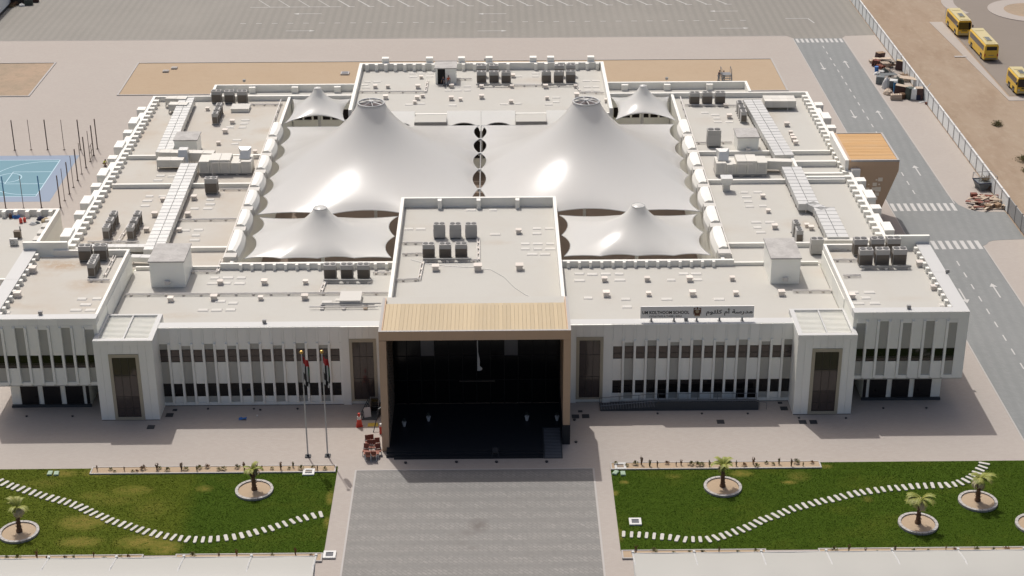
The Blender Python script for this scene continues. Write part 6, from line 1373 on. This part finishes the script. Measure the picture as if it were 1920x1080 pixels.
H1 = [('cabinet', 'low dark red cabinet at the back of the long heap', 285, 190, (1.3, .7, .9), 'cab_maroon', .1, 0, 'wood_crate'), ('board', 'pale board lying at the back of the long heap', 320, 235, (2.6, 1.0, .1), 'wood_ply', .1, .35, None), ('pallet', 'pale pallet at the far left of the long heap', 175, 265, (1.3, 1.1, .3), 'wood_ply', .3, 0, None), ('crate', 'red brown crate on the left of the long heap', 215, 330, (1.1, .9, .9), 'brick_red', .5, 0, None), ('crate', 'red brown crate right behind the blue drum', 300, 375, (1.0, .9, .5), 'brick_red', -.4, 0, None), ('drum', 'small blue drum at the left of the long heap', 232, 440, (.55, .55, .8), 'blue', 0, 0, None), ('sack', 'white sack beside the blue drum', 235, 480, (1.2, .7, .35), 'plastic_white', .4, 0, None), ('crate', 'broken pale crate in the middle back of the heap', 385, 350, (1.5, 1.0, .7), 'wood_ply', -.2, 0, None), ('branches', 'dark tangle of chair legs in the heap', 500, 350, (2.2, 2, 1.2), 'hair', 0, 0, None), ('tyre', 'brown tyre in the dark tangle of the heap', 520, 370, (.75, .75, .3), 'trunk', 0, .5, None), ('cabinet', 'tall open brown cabinet with pale top by the fence', 670, 400, (1.5, .9, 1.3), 'cab_maroon', .0, 0, 'wood_pale'), ('sack', 'pale bundle in the middle of the heap', 410, 425, (1.6, 1.0, .5), 'wood_ply', .4, 0, None), ('sack', 'dark green bag in the middle of the heap', 365, 470, (1.4, 1.0, .8), 'cab_green', .2, 0, None), ('branches', 'dark metal scraps in the middle of the heap', 470, 520, (2.8, 2, .9), 'steel_dark', 0, 0, None), ('drum', 'white basin lying on the dark scraps', 325, 520, (.6, .6, .25), 'plastic_white', 0, .6, None), ('table', 'grey table standing among the scraps', 430, 580, (2.4, 1.1, .8), 'cab_grey', .1, 0, 'steel_dark'), ('cabinet', 'dark grey cabinet at the left of the front row', 290, 650, (1.1, .9, 1.0), 'cab_grey', -.6, 0, None), ('sack', 'large white wrapped bag in the front row', 405, 735, (1.3, 1.2, 1.5), 'plastic_white', .2, 0, None), ('cabinet', 'grey cabinet with white top in the front row', 525, 760, (1.0, .8, 1.35), 'cab_grey', -.1, 0, 'plastic_white'), ('cabinet', 'narrow blue grey cabinet in the front row', 575, 820, (.5, 1.0, 1.5), 'post_blue', -.1, 0, 'cab_grey'), ('sack', 'dark slate heap of cloth behind the front row', 620, 650, (2.0, 1.2, .9), 'cab_green', 0, 0, None), ('branches', 'pile of sticks and pallets close to the fence', 760, 560, (3.0, 2.4, .9), 'wood_crate', 0, 0, None), ('pallet', 'pale pallet on the sticks near the fence', 790, 610, (1.4, 1.1, .3), 'wood_ply', .5, .35, None), ('cabinet', 'long maroon cabinet with pink top in the front row', 670, 870, (1.7, .9, 1.4), 'cab_maroon', .0, 0, 'wood_ply'), ('table', 'broad pale tabletop over the front row', 815, 715, (2.6, 1.4, 1.3), 'wood_ply', .1, 0, 'cab_maroon'), ('cabinet', 'dark green cabinet in the front row', 825, 935, (1.0, .8, 1.55), 'cab_green', .0, 0, None), ('cabinet', 'pale grey ribbed cabinet in the front row', 915, 940, (.8, .8, 1.5), 'fence_panel', .0, 0, None), ('cabinet', 'dark open rack at the right end of the heap', 1005, 940, (1.0, .9, 1.6), 'cab_maroon', .0, 0, 'wood_ply'), ('crate', 'light wooden crate with two rows in front of the heap', 590, 950, (1.5, .7, .75), 'wood_ply', .15, 0, None), ('crate', 'dark wooden crate beside the light crate', 700, 925, (.9, .8, .7), 'trunk', .3, 0, None), ('sack', 'pale pink bundle left of the light crate', 440, 850, (1.2, 1.6, .8), 'wood_ply', .3, 0, None), ('board', 'small maroon board lying by the light crate', 490, 790, (1.2, .6, .1), 'cab_maroon', .2, .3, None), ('drum', 'dark blue drum at the right end of the heap', 990, 950, (.8, .8, .7), 'navy', 0, 0, None), ('board', 'white board lying at the right end of the heap', 1100, 990, (1.6, .5, .06), 'plastic_white', .2, .04, 'plastic_white'), ('crate', 'small red brown block at the far right of the heap', 1170, 1035, (.6, .4, .3), 'brick_red', .1, 0, None)]
for kd, lab, a, c, dim, m, rz, z, m2 in H1: item(kd, lab, ox+a/kk, oy+c/kk, tuple(1.22*q for q in dim), m, rz+.5*math.sin(a), z, .09*math.sin(a*1.7) if kd != 'table' else .03, .08*math.sin(c*1.3), m2)
item('pipe', 'white pole leaning from the heap onto the fence', ox+1100/kk, oy+900/kk, (3.8, .06, .06), 'plastic_white', R_(45), .9, R_(-28))
ox, oy, kk = 1790, 280, 7.71
item('skip', 'blue grey skip with mesh cage full of branches by the fence', ox+420/kk, oy+560/kk, (2.7, 2.2, 1.1), 'cab_grey', R_(8), 0, 0, 0, 'navy')
item('branches', 'greenish branches heaped inside the skip', ox+430/kk, oy+560/kk, (2.6, 2.4, 1.2), 'trouser_tan', 0, .9)
item('branches', 'dark twigs piled behind the timber heap', ox+470/kk, oy+590/kk, (2.6, 2.4, 1.0), 'trunk', 0, 0)
r = random.Random(12); bl = ['long', 'short', 'broad', 'split', 'thin', 'bent']
BC = {}; nB = 30; posn = ['near the kerb', 'by the fence', 'near the skip', 'on top', 'at the left end', 'in the middle']
for i in range(nB):
    a = r.uniform(260, 740); c = r.uniform(650, 880); zz = r.uniform(.02, .9)*(1-abs(a-520)/420)
    pos_ = 'at the left end' if a < 360 else 'by the fence' if a > 650 else 'near the skip' if c < 710 else 'near the kerb' if c > 820 else 'on top' if zz > .5 else 'in the middle'
    L = r.uniform(1.0, 2.4)
    BC[pos_] = BC.get(pos_, 0)+1
    item('board', '%s %s timber board %s of timber heap, %s from bottom' % ('long' if L > 1.8 else 'short' if L < 1.3 else 'medium', 'pale' if i % 4 else 'red brown', pos_, ORD[BC[pos_]]), ox+a/kk, oy+c/kk, (L, r.uniform(.25, .7), .07), 'wood_ply' if i % 4 else 'brick_red', r.uniform(-.5, .9), max(.05, zz), r.uniform(-.25, .25), r.uniform(-.25, .25))
for i, (a, c, m, lab) in enumerate(((275, 690, 'brick_red', 'red brown crate at the left end of the timber heap'), (480, 860, 'wood_crate', 'brown crate at the front of the timber heap'), (610, 840, 'wood_crate', 'brown crate right of front crate in the timber heap'), (720, 860, 'wood_ply', 'pale crate by the fence in the timber heap'), (650, 620, 'cab_maroon', 'dark red box behind the timber heap'), (330, 780, 'brick_red', 'flat red brown crate left in the timber heap'))): item('crate', lab, ox+a/kk, oy+c/kk, (.9, .7, .6), m, .3*i, 0)
# things heaped at the top left corner
for kd, lab, px, py, dim, m, rz, m2 in (('cabinet', 'dark cabinet heap at the upper left corner', 34, 8, (2.4, 1.2, 1.4), 'hair', .2, 'cab_maroon'), ('branches', 'dark scraps at the upper left corner by the wall', 25, 12, (2.6, 2.2, 1.0), 'trunk', 0, None), ('sack', 'white bags at the upper left corner', 41, 12, (1.3, .9, .6), 'plastic_white', .3, None), ('cabinet', 'green white machine at the upper left corner', 54, 9, (1.6, 1.0, 1.2), 'cab_green', .1, 'plastic_white'), ('crate', 'mauve crate right of the machine at upper left', 66, 4, (1.4, .9, .8), 'cab_maroon', 0, None), ('branches', 'green twigs by the wall at the upper left', 21, 14, (1.4, 1.2, .6), 'trouser_tan', 0, None)): item(kd, lab, px, py, dim, m, rz, 0, 0, 0, m2)
# loose things on the sand behind the school
for px, py, w_, lab in ((647, 139, 1.5, 'white drain chamber on the sand left of service block'), (311, 135, 1.0, 'pale slab on the left sand bed, nearer'), (327, 129, 1.0, 'pale slab on the left sand bed, farther')):
    t = thing('drain_chamber', lab, 'drain chamber', (*G(px, py), .03)); b = MB(); b.box(-w_/2, w_/2, -w_/2, w_/2, 0, .25); b.build('frame', 'kerb', t); b = MB(); b.box(-w_/3, w_/3, -w_/3, w_/3, .25, .3); b.build('lid', 'cover_grey' if w_ > 1.2 else 'kerb', t)
